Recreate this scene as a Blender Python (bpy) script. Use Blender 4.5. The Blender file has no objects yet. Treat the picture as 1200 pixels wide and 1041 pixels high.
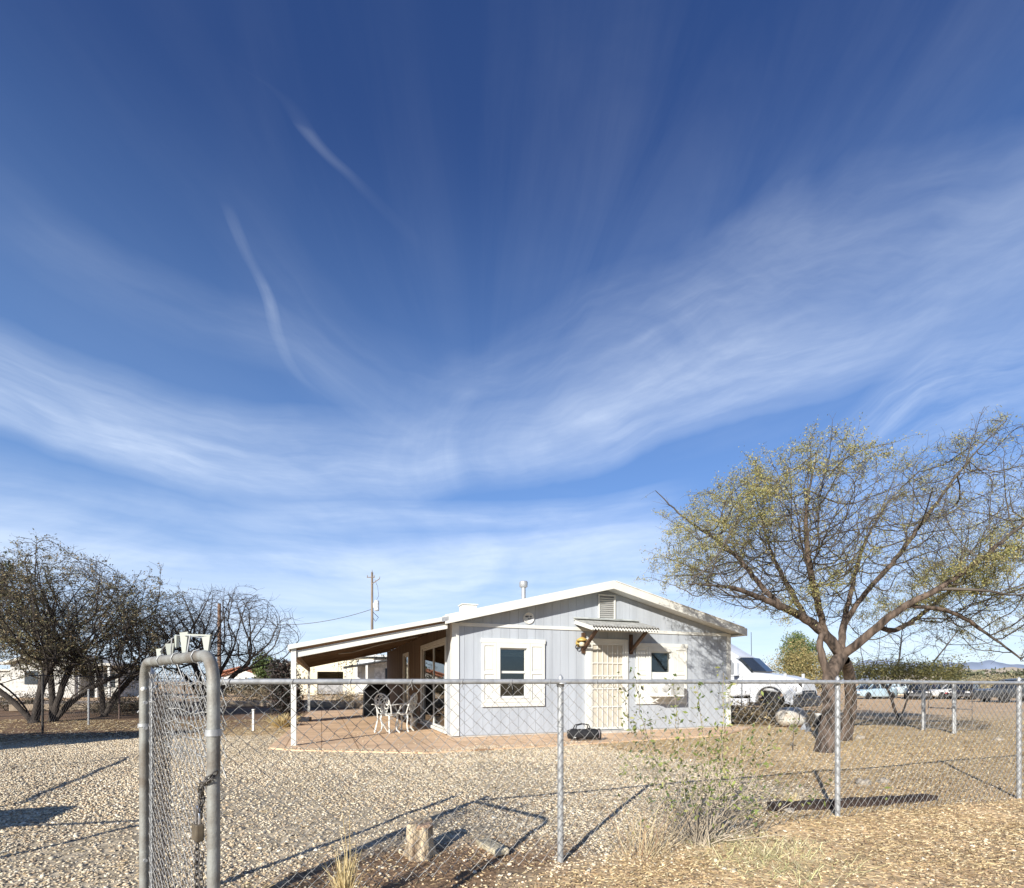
import bpy, math, random
import numpy as np
from mathutils import Vector, Matrix, noise as mnoise
R = math.radians
PI = math.pi
scene = bpy.context.scene
COL = scene.collection
random.seed(7)
rng = np.random.default_rng(11)

# ------------------------------------------------------------------ materials
MATS = {}
def M(name, col, rough=.7, metal=0., var=.18, scale=4., bump=0., bscale=60., spec=.4, attr=False, col2=None, stretch=None, trans=0.):
    if name in MATS: return MATS[name]
    m = bpy.data.materials.new(name); m.use_nodes = True
    nt = m.node_tree; N = nt.nodes; L = nt.links
    b = N['Principled BSDF']
    b.inputs['Roughness'].default_value = rough
    b.inputs['Metallic'].default_value = metal
    b.inputs['Specular IOR Level'].default_value = spec
    tc = N.new('ShaderNodeTexCoord')
    src = tc.outputs['Object']
    if stretch:
        mp = N.new('ShaderNodeMapping'); mp.inputs['Scale'].default_value = stretch
        L.new(src, mp.inputs['Vector']); src = mp.outputs['Vector']
    nz = N.new('ShaderNodeTexNoise'); nz.inputs['Scale'].default_value = scale; nz.inputs['Detail'].default_value = 5
    L.new(src, nz.inputs['Vector'])
    if attr:
        at = N.new('ShaderNodeAttribute'); at.attribute_name = 'Col'
        base = at.outputs['Color']
        mx = N.new('ShaderNodeMix'); mx.data_type = 'RGBA'; mx.blend_type = 'MULTIPLY'; mx.inputs[0].default_value = 1
        rp = N.new('ShaderNodeMapRange'); rp.inputs[3].default_value = 1 - var; rp.inputs[4].default_value = 1 + var
        rp.inputs[1].default_value = .3; rp.inputs[2].default_value = .7
        L.new(nz.outputs['Fac'], rp.inputs[0]); L.new(base, mx.inputs[6]); L.new(rp.outputs[0], mx.inputs[7])
        L.new(mx.outputs[2], b.inputs['Base Color'])
    else:
        mx = N.new('ShaderNodeMix'); mx.data_type = 'RGBA'
        c = col
        d = col2 if col2 else tuple(x * (1 - 2 * var) for x in c)
        u = tuple(min(1, x * (1 + .5 * var)) for x in c)
        mx.inputs[6].default_value = (*d, 1); mx.inputs[7].default_value = (*u, 1)
        rp = N.new('ShaderNodeMapRange'); rp.inputs[1].default_value = .34; rp.inputs[2].default_value = .62
        L.new(nz.outputs['Fac'], rp.inputs[0]); L.new(rp.outputs[0], mx.inputs[0])
        L.new(mx.outputs[2], b.inputs['Base Color'])
    if bump:
        n2 = N.new('ShaderNodeTexNoise'); n2.inputs['Scale'].default_value = bscale; n2.inputs['Detail'].default_value = 4
        L.new(src, n2.inputs['Vector'])
        bp = N.new('ShaderNodeBump'); bp.inputs['Strength'].default_value = bump; bp.inputs['Distance'].default_value = .02
        L.new(n2.outputs['Fac'], bp.inputs['Height']); L.new(bp.outputs[0], b.inputs['Normal'])
    if trans:
        tr = N.new('ShaderNodeBsdfTranslucent'); L.new(mx.outputs[2], tr.inputs[0])
        ms = N.new('ShaderNodeMixShader'); ms.inputs[0].default_value = trans
        L.new(b.outputs[0], ms.inputs[1]); L.new(tr.outputs[0], ms.inputs[2])
        L.new(ms.outputs[0], N['Material Output'].inputs[0])
    MATS[name] = m
    return m

def glass(name, tint=(.75, .8, .8), refl=.9, amount=.35):
    m = bpy.data.materials.new(name); m.use_nodes = True
    nt = m.node_tree; N = nt.nodes; L = nt.links
    N.remove(N['Principled BSDF'])
    t = N.new('ShaderNodeBsdfTransparent'); t.inputs[0].default_value = (*tint, 1)
    g = N.new('ShaderNodeBsdfGlossy'); g.inputs[0].default_value = (refl, refl, refl, 1); g.inputs[1].default_value = .02
    lw = N.new('ShaderNodeLayerWeight'); lw.inputs[0].default_value = amount
    mr = N.new('ShaderNodeMapRange'); mr.inputs[3].default_value = .07; mr.inputs[4].default_value = .9
    L.new(lw.outputs['Fresnel'], mr.inputs[0])
    ms = N.new('ShaderNodeMixShader'); L.new(mr.outputs[0], ms.inputs[0])
    L.new(t.outputs[0], ms.inputs[1]); L.new(g.outputs[0], ms.inputs[2])
    L.new(ms.outputs[0], N['Material Output'].inputs[0])
    MATS[name] = m
    return m

# ------------------------------------------------------------------ mesh building
class MB:
    def __init__(s): s.v = []; s.f = []; s.mi = []; s.cur = 0; s.sm = []
    def add(s, vs, fs, smooth=False):
        o = len(s.v); s.v += [tuple(v) for v in vs]
        for f in fs: s.f.append(tuple(i + o for i in f)); s.mi.append(s.cur); s.sm.append(smooth)
        return s
    def box(s, x0, x1, y0, y1, z0, z1):
        vs = [(x, y, z) for z in (z0, z1) for y in (y0, y1) for x in (x0, x1)]
        return s.add(vs, [(0, 2, 3, 1), (4, 5, 7, 6), (0, 1, 5, 4), (2, 6, 7, 3), (0, 4, 6, 2), (1, 3, 7, 5)])
    def obox(s, c, hx, hy, hz, rot=Matrix.Identity(3)):
        c = Vector(c)
        vs = [c + rot @ Vector((x * hx, y * hy, z * hz)) for z in (-1, 1) for y in (-1, 1) for x in (-1, 1)]
        return s.add(vs, [(0, 2, 3, 1), (4, 5, 7, 6), (0, 1, 5, 4), (2, 6, 7, 3), (0, 4, 6, 2), (1, 3, 7, 5)])
    def beam(s, a, b, w, h, up=(0, 0, 1)):
        a = Vector(a); b = Vector(b); d = (b - a); L = d.length; d.normalize()
        u = Vector(up); x = d.cross(u).normalized(); u = x.cross(d).normalized()
        vs = [p + x * sx * w / 2 + u * sz * h / 2 for p in (a, b) for sz in (-1, 1) for sx in (-1, 1)]
        return s.add(vs, [(0, 1, 3, 2), (4, 6, 7, 5), (0, 4, 5, 1), (2, 3, 7, 6), (0, 2, 6, 4), (1, 5, 7, 3)])
    def prism(s, poly, a, b, axis='y'):
        n = len(poly)
        def P(p, t):
            if axis == 'y': return (p[0], t, p[1])
            if axis == 'x': return (t, p[0], p[1])
            return (p[0], p[1], t)
        vs = [P(p, a) for p in poly] + [P(p, b) for p in poly]
        fs = [tuple(range(n)), tuple(range(2 * n - 1, n - 1, -1))] + [(i, i + n, (i + 1) % n + n, (i + 1) % n) for i in range(n)]
        return s.add(vs, fs)
    def tube(s, pts, r, n=8, caps=True, closed=False, smooth=True):
        pts = [Vector(p) for p in pts]; m = len(pts)
        rr = r if hasattr(r, '__len__') else [r] * m
        vs = []; up = None
        for i, p in enumerate(pts):
            if closed: d = pts[(i + 1) % m] - pts[i - 1]
            else: d = pts[min(i + 1, m - 1)] - pts[max(i - 1, 0)]
            if d.length < 1e-9: d = Vector((0, 0, 1))
            d.normalize()
            if up is None: up = Vector((0, 0, 1)) if abs(d.z) < .9 else Vector((1, 0, 0))
            x = d.cross(up)
            if x.length < 1e-6: x = d.orthogonal()
            x.normalize(); up = x.cross(d).normalized()
            for k in range(n):
                a = 2 * PI * k / n
                vs.append(p + (x * math.cos(a) + up * math.sin(a)) * rr[i])
        fs = []
        for i in range(m if closed else m - 1):
            j = (i + 1) % m
            for k in range(n):
                k2 = (k + 1) % n
                fs.append((i * n + k, i * n + k2, j * n + k2, j * n + k))
        s.add(vs, fs, smooth)
        if caps and not closed and n > 2:
            s.add(vs[:n], [tuple(range(n))[::-1]]); s.add(vs[-n:], [tuple(range(n))])
        return s
    def cyl(s, a, b, r, n=12, r2=None): return s.tube([a, b], [r, r if r2 is None else r2], n)
    def lathe(s, prof, c=(0, 0, 0), n=16, rot=None, smooth=True):
        c = Vector(c); vs = []
        for (r, z) in prof:
            for k in range(n):
                a = 2 * PI * k / n
                v = Vector((r * math.cos(a), r * math.sin(a), z))
                if rot is not None: v = rot @ v
                vs.append(c + v)
        fs = []
        for i in range(len(prof) - 1):
            for k in range(n):
                k2 = (k + 1) % n
                fs.append((i * n + k, i * n + k2, (i + 1) * n + k2, (i + 1) * n + k))
        fs.append(tuple(range(n))[::-1]); fs.append(tuple((len(prof) - 1) * n + k for k in range(n)))
        return s.add(vs, fs, smooth)
    def loft(s, secs, smooth=True):
        n = len(secs[0]); vs = [p for q in secs for p in q]; fs = []
        for i in range(len(secs) - 1):
            for k in range(n):
                k2 = (k + 1) % n
                fs.append((i * n + k, i * n + k2, (i + 1) * n + k2, (i + 1) * n + k))
        s.add(vs, fs, smooth)
        s.add(secs[0], [tuple(range(n))[::-1]]); s.add(secs[-1], [tuple(range(n))])
        return s
    def blob(s, c, rx, ry, rz, n=10, jit=.0, seed=0):
        c = Vector(c); vs = []; fs = []; m = n
        for i in range(m + 1):
            th = PI * i / m
            for k in range(2 * n):
                a = PI * k / n
                d = Vector((math.sin(th) * math.cos(a), math.sin(th) * math.sin(a), math.cos(th)))
                q = 1 + jit * mnoise.noise(d * 1.7 + Vector((seed * 3.1, 0, 0))) * 2
                vs.append(c + Vector((d.x * rx, d.y * ry, d.z * rz)) * q)
        w = 2 * n
        for i in range(m):
            for k in range(w):
                k2 = (k + 1) % w
                fs.append((i * w + k, (i + 1) * w + k, (i + 1) * w + k2, i * w + k2))
        return s.add(vs, fs, True)
    def build(s, name, mats, parent=None, loc=None, bevel=0):
        me = bpy.data.meshes.new(name); me.from_pydata(s.v, [], s.f); me.update()
        if not isinstance(mats, (list, tuple)): mats = [mats]
        for m in mats: me.materials.append(m)
        me.polygons.foreach_set('material_index', s.mi)
        me.polygons.foreach_set('use_smooth', s.sm)
        o = bpy.data.objects.new(name, me); COL.objects.link(o)
        if parent is not None: o.parent = parent
        if loc is not None: o.location = loc
        if bevel:
            b = o.modifiers.new('bevel', 'BEVEL'); b.width = bevel; b.segments = 2; b.limit_method = 'ANGLE'; b.angle_limit = R(40)
        return o

def npmesh(name, V, F, mats, parent=None, colors=None, smooth=False, mi=None):
    """V (n,3), F (m,k) int ; colors (m,3) per face"""
    me = bpy.data.meshes.new(name)
    V = np.ascontiguousarray(V, dtype=np.float32); F = np.ascontiguousarray(F, dtype=np.int32)
    m, k = F.shape
    me.vertices.add(len(V)); me.vertices.foreach_set('co', V.ravel())
    me.loops.add(m * k); me.loops.foreach_set('vertex_index', F.ravel())
    me.polygons.add(m); me.polygons.foreach_set('loop_start', np.arange(0, m * k, k, dtype=np.int32))
    me.polygons.foreach_set('loop_total', np.full(m, k, dtype=np.int32))
    if smooth: me.polygons.foreach_set('use_smooth', np.ones(m, dtype=bool))
    if not isinstance(mats, (list, tuple)): mats = [mats]
    for x in mats: me.materials.append(x)
    if mi is not None: me.polygons.foreach_set('material_index', mi.astype(np.int32))
    me.update(calc_edges=True)
    if colors is not None:
        ca = me.color_attributes.new('Col', 'FLOAT_COLOR', 'CORNER')
        c = np.ones((m, k, 4), dtype=np.float32); c[:, :, :3] = colors[:, None, :]
        ca.data.foreach_set('color', c.ravel())
    o = bpy.data.objects.new(name, me); COL.objects.link(o)
    if parent is not None: o.parent = parent
    return o

def tag(o, label=None, cat=None, group=None, kind=None):
    if label: o['label'] = label
    if cat: o['category'] = cat
    if group: o['group'] = group
    if kind: o['kind'] = kind
    return o
def thing(name, label, cat, loc=(0, 0, 0), rz=0, group=None):
    o = bpy.data.objects.new(name, None); COL.objects.link(o)
    o.location = loc; o.rotation_euler = (0, 0, rz); o.empty_display_size = .2
    return tag(o, label, cat, group)
def kids(o): return [c for c in bpy.data.objects if c.parent == o]

HC = 1.2   # eye height
def at(px, Z, z=0): return Vector(((px - 600) / 600 * Z, Z, z))
def zz(py, Z): return HC + (799 - py) / 600 * Z
def P3(px, py, Z): return Vector(((px - 600) / 600 * Z, Z, zz(py, Z)))
def gd(py): return 600 * HC / (py - 799)
TH = R(20.4); U = Vector((math.cos(TH), math.sin(TH), 0)); Vv = Vector((-math.sin(TH), math.cos(TH), 0))

# ------------------------------------------------------------------ common materials
galv = M('galvanised_steel', (.42, .43, .43), .5, .45, .12, 30, .05, 200)
galv_gate = M('weathered_steel', (.25, .255, .235), .6, .2, .22, 9, .12, 120, col2=(.15, .13, .105))
wire = M('fence_wire', (.30, .295, .28), .6, .3, .1, 20)
wire_dark = M('rusty_wire', (.10, .085, .075), .8, .2, .2, 20)
white = M('white_paint', (.62, .62, .58), .55, 0, .05, 3, .04, 40)
cream = M('cream_paint', (.64, .635, .58), .5, 0, .04, 3, .04, 40)
siding = M('blue_grey_siding', (.385, .415, .45), .75, 0, .06, 1.6, .25, 90, stretch=(3, 3, .25))
dark = M('gap_shade_dark', (.035, .033, .03), .9, 0, .2)
brown_wood = M('brown_wood', (.10, .052, .027), .7, 0, .25, 8, .15, 60)
plywood = M('patio_ceiling_wood', (.19, .125, .075), .8, 0, .15, 2, .1, 30, stretch=(1, 4, 1))
concrete = M('concrete', (.50, .47, .42), .85, 0, .12, 3, .3, 60)
black_pl = M('black_plastic', (.015, .015, .016), .45, 0, .1, 10)
black_fab = M('black_fabric', (.018, .018, .02), .85, 0, .2, 12, .4, 60)
rubber = M('rubber', (.02, .02, .02), .8)
chrome = M('bright_metal', (.6, .6, .62), .25, .9, .1)
bark = M('mesquite_bark', (.125, .092, .07), .95, 0, .42, 5, .9, 38, stretch=(2.2, 2.2, .5))
bark_dk = M('dark_bark', (.05, .041, .034), .95, 0, .3, 5, .9, 38)
leafm = M('leaf', (1, 1, 1), .7, attr=True, var=.2, scale=2.5, trans=.25)
twigm = M('twig_bark', (.105, .088, .072), .9, 0, .25, 3)
twig_dk = M('twig_dark', (.062, .050, .042), .9, 0, .25, 3)
glassm = glass('window_glass', (.55, .58, .56), .9, .32)
carglass = glass('car_glass', (.08, .10, .11), .9, .4)

# ------------------------------------------------------------------ ground
def fbm(x, y, s, seed=0, oct=4):
    """cheap value-noise in numpy"""
    out = 0; amp = 1; tot = 0
    for o in range(oct):
        r = np.random.default_rng(seed + o * 17); T = r.random((256, 256))
        X = x * s * 2 ** o + 57.3 * o; Y = y * s * 2 ** o + 31.7 * o
        xi = np.floor(X).astype(int); yi = np.floor(Y).astype(int); fx = X - xi; fy = Y - yi
        fx = fx * fx * (3 - 2 * fx); fy = fy * fy * (3 - 2 * fy)
        a = T[xi % 256, yi % 256]; b = T[(xi + 1) % 256, yi % 256]; c = T[xi % 256, (yi + 1) % 256]; d = T[(xi + 1) % 256, (yi + 1) % 256]
        out = out + amp * ((a * (1 - fx) + b * fx) * (1 - fy) + (c * (1 - fx) + d * fx) * fy); tot += amp; amp *= .5
    return out / tot

def zones(x, y):
    """returns gravel weight, brown soil weight (0..1)"""
    w = fbm(x, y, .9, 3); w2 = fbm(x, y, 2.5, 9)
    # gravel border on the right: leaves the frame low, swings right to the tree
    xr = np.interp(y, [0, 2.6, 3.2, 4.2, 5.0, 6.5, 8.5, 10, 12], [-1.6, -.9, .0, 1.7, 2.9, 3.2, 2.2, 1.2, -2]) + (w - .5) * 1.6
    g = 1 / (1 + np.exp((x - xr) / .16))
    xl = np.interp(y, [0, 6, 9, 11, 14], [-12, -11, -10, -8.5, -6])
    g *= 1 / (1 + np.exp(-(x - xl) / .25)); g *= 1 / (1 + np.exp((y - 11.2 - (w - .5) * 1.2) / .15))
    # dug brown earth round the stump
    ex = (x + .50) / 1.0; ey = (y - 3.3 - (x + .5) * .25) / .48
    br = np.clip(1.5 - (ex * ex + ey * ey) + (w2 - .5) * 1.6, 0, 1)
    return g, br

def gheight(x, y):
    h = (fbm(x, y, .35, 21, 3) - .5) * .07 + (fbm(x, y, 2.2, 5, 3) - .5) * .035
    g, br = zones(x, y)
    h -= br * .025
    # low earth bank that is held by the timber edging
    d = (x - 3.2) * .94 + (y - 4.75) * .27; e = -(x - 3.2) * .27 + (y - 4.75) * .94
    h += .05 * np.exp(-((e + .28) / .22) ** 2) * (np.abs(d) < 1.25)
    near_house = np.clip((y - 7.6) / 1.2, 0, 1)
    q_ = np.clip((y - 19) / 16, 0, 1); q_ = q_ * q_ * (3 - 2 * q_) * np.clip((x - 2) / 8, 0, 1)
    return h * (1 - .75 * near_house) * np.clip((60 - y) / 40, 0, 1) - .38 * q_

xs = np.unique(np.concatenate([np.linspace(-4000, -60, 25), np.linspace(-60, -14, 40), np.linspace(-14, 14, 281), np.linspace(14, 60, 40), np.linspace(60, 4000, 25)]))
ys = np.unique(np.concatenate([np.linspace(-400, -8, 12), np.linspace(-8, 1, 30), np.linspace(1, 16, 191), np.linspace(16, 70, 70), np.linspace(70, 5000, 40)]))
GX, GY = np.meshgrid(xs, ys, indexing='xy')
GZ = gheight(GX, GY)
gz_far = np.clip((GY - 90) / 400, 0, 1)
nx, ny = len(xs), len(ys)
Vg = np.stack([GX.ravel(), GY.ravel(), GZ.ravel()], 1)
idx = np.arange(nx * ny).reshape(ny, nx)
Fg = np.stack([idx[:-1, :-1].ravel(), idx[:-1, 1:].ravel(), idx[1:, 1:].ravel(), idx[1:, :-1].ravel()], 1)
fx = GX.ravel()[Fg].mean(1); fy = GY.ravel()[Fg].mean(1)
g, br = zones(fx, fy)
n1 = fbm(fx, fy, .25, 40); n2 = fbm(fx, fy, 1.3, 44)
c_gr = np.array([.40, .335, .235]); c_st = np.array([.48, .36, .20]); c_br = np.array([.25, .165, .10]); c_dirt = np.array([.50, .37, .22])
mixd = np.clip((n1 - .42) * 5, 0, 1)[:, None]
cs = c_st * (1 - mixd) + c_dirt * mixd
far = np.clip((fy - 14) / 8, 0, 1)[:, None]
c_far = np.array([.55, .385, .23]) * (.85 + .3 * n2[:, None])
cs = cs * (1 - far) + c_far * far
# darker brown earth under the left trees
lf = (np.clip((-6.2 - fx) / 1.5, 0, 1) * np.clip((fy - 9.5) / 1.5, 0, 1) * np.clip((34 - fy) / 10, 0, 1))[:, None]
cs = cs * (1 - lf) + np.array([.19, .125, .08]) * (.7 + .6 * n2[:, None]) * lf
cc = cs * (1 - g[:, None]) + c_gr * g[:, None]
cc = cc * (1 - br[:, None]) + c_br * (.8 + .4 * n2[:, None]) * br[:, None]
gm = M('earth', (1, 1, 1), .95, attr=True, var=.22, scale=3.5, bump=1.0, bscale=22, spec=.1)
# finer bump and speckle so that the far yard is not smooth
nt = gm.node_tree; N = nt.nodes; L = nt.links
vo = N.new('ShaderNodeTexVoronoi'); vo.inputs['Scale'].default_value = 24
tc = [n for n in N if n.type == 'TEX_COORD'][0]; L.new(tc.outputs['Object'], vo.inputs['Vector'])
bs = N['Principled BSDF']; lk = bs.inputs['Base Color'].links[0].from_socket
mm = N.new('ShaderNodeMix'); mm.data_type = 'RGBA'; mm.blend_type = 'MULTIPLY'; mm.inputs[0].default_value = 1
vr = N.new('ShaderNodeMapRange'); vr.inputs[1].default_value = 0; vr.inputs[2].default_value = 1; vr.inputs[3].default_value = .72; vr.inputs[4].default_value = 1.3
sp = N.new('ShaderNodeSeparateColor'); L.new(vo.outputs['Color'], sp.inputs[0]); L.new(sp.outputs[0], vr.inputs[0])
L.new(lk, mm.inputs[6]); L.new(vr.outputs[0], mm.inputs[7]); L.new(mm.outputs[2], bs.inputs['Base Color'])
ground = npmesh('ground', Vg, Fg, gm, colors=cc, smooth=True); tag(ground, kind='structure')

def gz(x, y): return float(gheight(np.array([float(x)]), np.array([float(y)]))[0])

# icosahedron
t_ = (1 + 5 ** .5) / 2
ICO = np.array([(-1, t_, 0), (1, t_, 0), (-1, -t_, 0), (1, -t_, 0), (0, -1, t_), (0, 1, t_), (0, -1, -t_), (0, 1, -t_), (t_, 0, -1), (t_, 0, 1), (-t_, 0, -1), (-t_, 0, 1)]); ICO /= np.linalg.norm(ICO[0])
ICF = np.array([(0, 11, 5), (0, 5, 1), (0, 1, 7), (0, 7, 10), (0, 10, 11), (1, 5, 9), (5, 11, 4), (11, 10, 2), (10, 7, 6), (7, 1, 8), (3, 9, 4), (3, 4, 2), (3, 2, 6), (3, 6, 8), (3, 8, 9), (4, 9, 5), (2, 4, 11), (6, 2, 10), (8, 6, 7), (9, 8, 1)])
CUB = np.array([(x, y, z) for z in (-1, 1) for y in (-1, 1) for x in (-1, 1)]) * .72
CUF = np.array([(0, 2, 3), (0, 3, 1), (4, 5, 7), (4, 7, 6), (0, 1, 5), (0, 5, 4), (2, 6, 7), (2, 7, 3), (0, 4, 6), (0, 6, 2), (1, 3, 7), (1, 7, 5)])

def stones(name, x, y, size, palette, pw, base=None, flat=.5, mat=None, sink=.25):
    n = len(x)
    B, F = (ICO, ICF) if base is None else base
    k = len(B)
    V = B[None] * (1 + rng.uniform(-.28, .28, (n, k, 1)))
    sc = size[:, None] * np.stack([rng.uniform(.75, 1.25, n), rng.uniform(.55, 1.0, n), rng.uniform(.6, 1.1, n) * flat], 1) * .5
    V = V * sc[:, None, :]
    a = rng.uniform(0, 2 * PI, n); tl = rng.uniform(-.5, .5, n)
    ct, st = np.cos(tl)[:, None], np.sin(tl)[:, None]
    Vx = V[:, :, 0] * ct - V[:, :, 2] * st; Vz = V[:, :, 0] * st + V[:, :, 2] * ct; Vy = V[:, :, 1]
    ca, sa = np.cos(a)[:, None], np.sin(a)[:, None]
    X = Vx * ca - Vy * sa + x[:, None]; Y = Vx * sa + Vy * ca + y[:, None]
    zb = gheight(x, y) + sc[:, 2] * (1 - 2 * sink) + .03 * inpoly(x, y, SLAB)
    Z = Vz + zb[:, None]
    Vt = np.stack([X, Y, Z], 2).reshape(-1, 3)
    Ft = (F[None] + (np.arange(n) * k)[:, None, None]).reshape(-1, 3)
    pc = np.array(palette)[rng.choice(len(palette), n, p=np.array(pw) / sum(pw))] * rng.uniform(.76, 1.14, (n, 1)) * (.78 + .42 * fbm(x, y, .55, 91))[:, None]
    return npmesh(name, Vt, Ft, mat, colors=np.repeat(pc, len(F), 0))

def scatter(n, x0, x1, y0, y1):
    return rng.uniform(x0, x1, n), rng.uniform(y0, y1, n)
SLAB = [(-4.35, 9.15), (-3.72, 8.82), (-1.45, 8.5), (1.8, 9.95), (4.7, 11.35), (6.4, 13.6), (6.4, 14), (-1.22, 10.75), (-5.3, 21.8), (-8.1, 20.6)]
def inpoly(x, y, poly):
    c = np.zeros(len(x), bool); j = len(poly) - 1
    for i in range(len(poly)):
        xi, yi = poly[i]; xj, yj = poly[j]
        hit = ((yi > y) != (yj > y)) & (x < (xj - xi) * (y - yi) / (yj - yi + 1e-12) + xi)
        c ^= hit; j = i
    return c
stone_m = M('gravel_stone', (1, 1, 1), .9, attr=True, var=.1, scale=40, spec=.2)
pal = [(.62, .53, .38), (.68, .60, .45), (.54, .44, .30), (.42, .33, .22), (.74, .68, .55), (.50, .38, .25), (.26, .20, .15)]
pw = [4, 3.2, 3.0, 1.8, .8, 1.6, .8]
def place(n, x0, x1, y0, y1, dens_g, dens_o, dens_b):
    x, y = scatter(n, x0, x1, y0, y1)
    g, br = zones(x, y)
    p = g * dens_g + (1 - g) * dens_o
    p = p * (1 - br) + br * dens_b
    p = np.where((x < -1.15 * y - 1.0) | (x > 1.1 * y + .8), 0, p)
    p = p * np.clip((fbm(x, y, .7, 63) - .30) * 6, .35, 1)
    keep = rng.random(n) < p
    edge = ~inpoly(x + .12, y - .30 * fbm(x, y, 1.6, 88) * 1.6, SLAB)
    keep &= ~inpoly(x, y, SLAB) | (rng.random(n) < .012) & (y < 12) | edge & (rng.random(n) < .5) & (y < 12)
    return x[keep], y[keep]
x, y = place(100000, -6, 6, 1.3, 4.6, 1., .07, .16)
tag(stones('near_gravel', x, y, rng.uniform(.010, .028, len(x)) * np.where(rng.random(len(x)) < .05, 1.7, 1), pal, pw, mat=stone_m), 'loose tan and white gravel close to the front fence', 'gravel', kind='stuff')
x, y = place(300000, -14, 8, 4.6, 12.2, 1., .04, .3)
tag(stones('far_gravel', x, y, rng.uniform(.014, .033, len(x)), pal, pw, base=(CUB, CUF), mat=stone_m), 'spread tan and white gravel covering the yard up to the house', 'gravel', kind='stuff')

# dry litter and straw on the right
def blades(name, x, y, ln, wd, lift, palette, mat, zoff=0.):
    n = len(x)
    a = rng.uniform(0, 2 * PI, n); d = np.stack([np.cos(a), np.sin(a)], 1); s = np.stack([-d[:, 1], d[:, 0]], 1)
    z0 = gheight(x, y) + zoff
    bend = rng.uniform(-.25, .25, n)
    P0 = np.stack([x, y], 1); P1 = P0 + d * ln[:, None] * .5 + s * (bend * ln)[:, None]; P2 = P0 + d * ln[:, None]
    z1 = z0 + lift * .65; z2 = z0 + lift
    w = wd[:, None] / 2
    V = np.stack([np.c_[P0 - s * w, z0 + .002], np.c_[P0 + s * w, z0 + .004], np.c_[P1 + s * w, z1 + .004], np.c_[P1 - s * w, z1], np.c_[P2 + s * w * .4, z2], np.c_[P2 - s * w * .4, z2]], 1).reshape(-1, 3)
    F = (np.array([(0, 1, 2, 3), (3, 2, 4, 5)])[None] + (np.arange(n) * 6)[:, None, None]).reshape(-1, 4)
    pc = np.array(palette)[rng.integers(0, len(palette), n)] * rng.uniform(.75, 1.25, (n, 1))
    return npmesh(name, V, F, mat, colors=np.repeat(pc, 2, 0))
straw_m = M('straw', (1, 1, 1), .8, attr=True, var=.1, scale=20, trans=.15)
def rplace(n, y0, y1, xm, pg=.035, pbr=.12):
    x, y = scatter(n, -xm, xm, y0, y1)
    g, br = zones(x, y)
    cl = fbm(x, y, 1.1, 71)
    p = (1 - g) * np.clip((cl - .28) * 3, .12, 1) + g * pg
    p = np.maximum(p, br * pbr)
    p = np.where((x < -1.1 * y - .5) | (x > 1.1 * y + .8), 0, p)
    keep = rng.random(n) < p
    keep &= ~inpoly(x, y, SLAB)
    return x[keep], y[keep]
spal = [(.60, .47, .25), (.66, .53, .30), (.50, .37, .20), (.36, .25, .14), (.72, .62, .40), (.56, .43, .23)]
x, y = rplace(120000, 1.3, 5.5, 6.5)
tag(blades('dry_litter', x, y, rng.uniform(.02, .055, len(x)), rng.uniform(.002, .0055, len(x)), rng.uniform(0, .016, len(x)), spal, straw_m), 'dry straw and leaf litter covering the earth by the fence', 'dry litter', kind='stuff')
x, y = rplace(110000, 5.5, 16, 17)
tag(blades('yard_litter', x, y, rng.uniform(.04, .10, len(x)), rng.uniform(.008, .02, len(x)), rng.uniform(0, .03, len(x)), spal, straw_m), 'thin straw litter over the yard under the mesquite', 'dry litter', kind='stuff')
x, y = scatter(150000, -6, 10, 1.3, 9.5); g, br = zones(x, y)
keep = (x > -1.15 * y - .5) & (x < 1.1 * y + .8) & ~inpoly(x, y, SLAB) & (rng.random(len(x)) < np.maximum((1 - g) * .75 * (1 - br), br * .25) * (1 - .5 * (y > 6)))
x = x[keep]; y = y[keep]
tag(stones('earth_pebbles', x, y, rng.uniform(.009, .026, len(x)), [(.60, .46, .28), (.50, .37, .22), (.36, .25, .15), (.68, .56, .36), (.24, .165, .10)], [3, 3, 2.4, 1.6, 1.6], base=(CUB, CUF), mat=stone_m), 'small brown clods and pebbles on the earth by the fence', 'pebbles', kind='stuff')
# flat dead leaves / wood chips
x, y = rplace(52000, 1.3, 6.5, 7.5)
tag(blades('wood_chips', x, y, rng.uniform(.008, .022, len(x)), rng.uniform(.006, .014, len(x)), rng.uniform(0, .014, len(x)), [(.5, .37, .2), (.58, .46, .27), (.34, .23, .13), (.22, .15, .09)], straw_m, .003), 'brown chips and dead leaves scattered on the earth', 'chips', kind='stuff')

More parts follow.
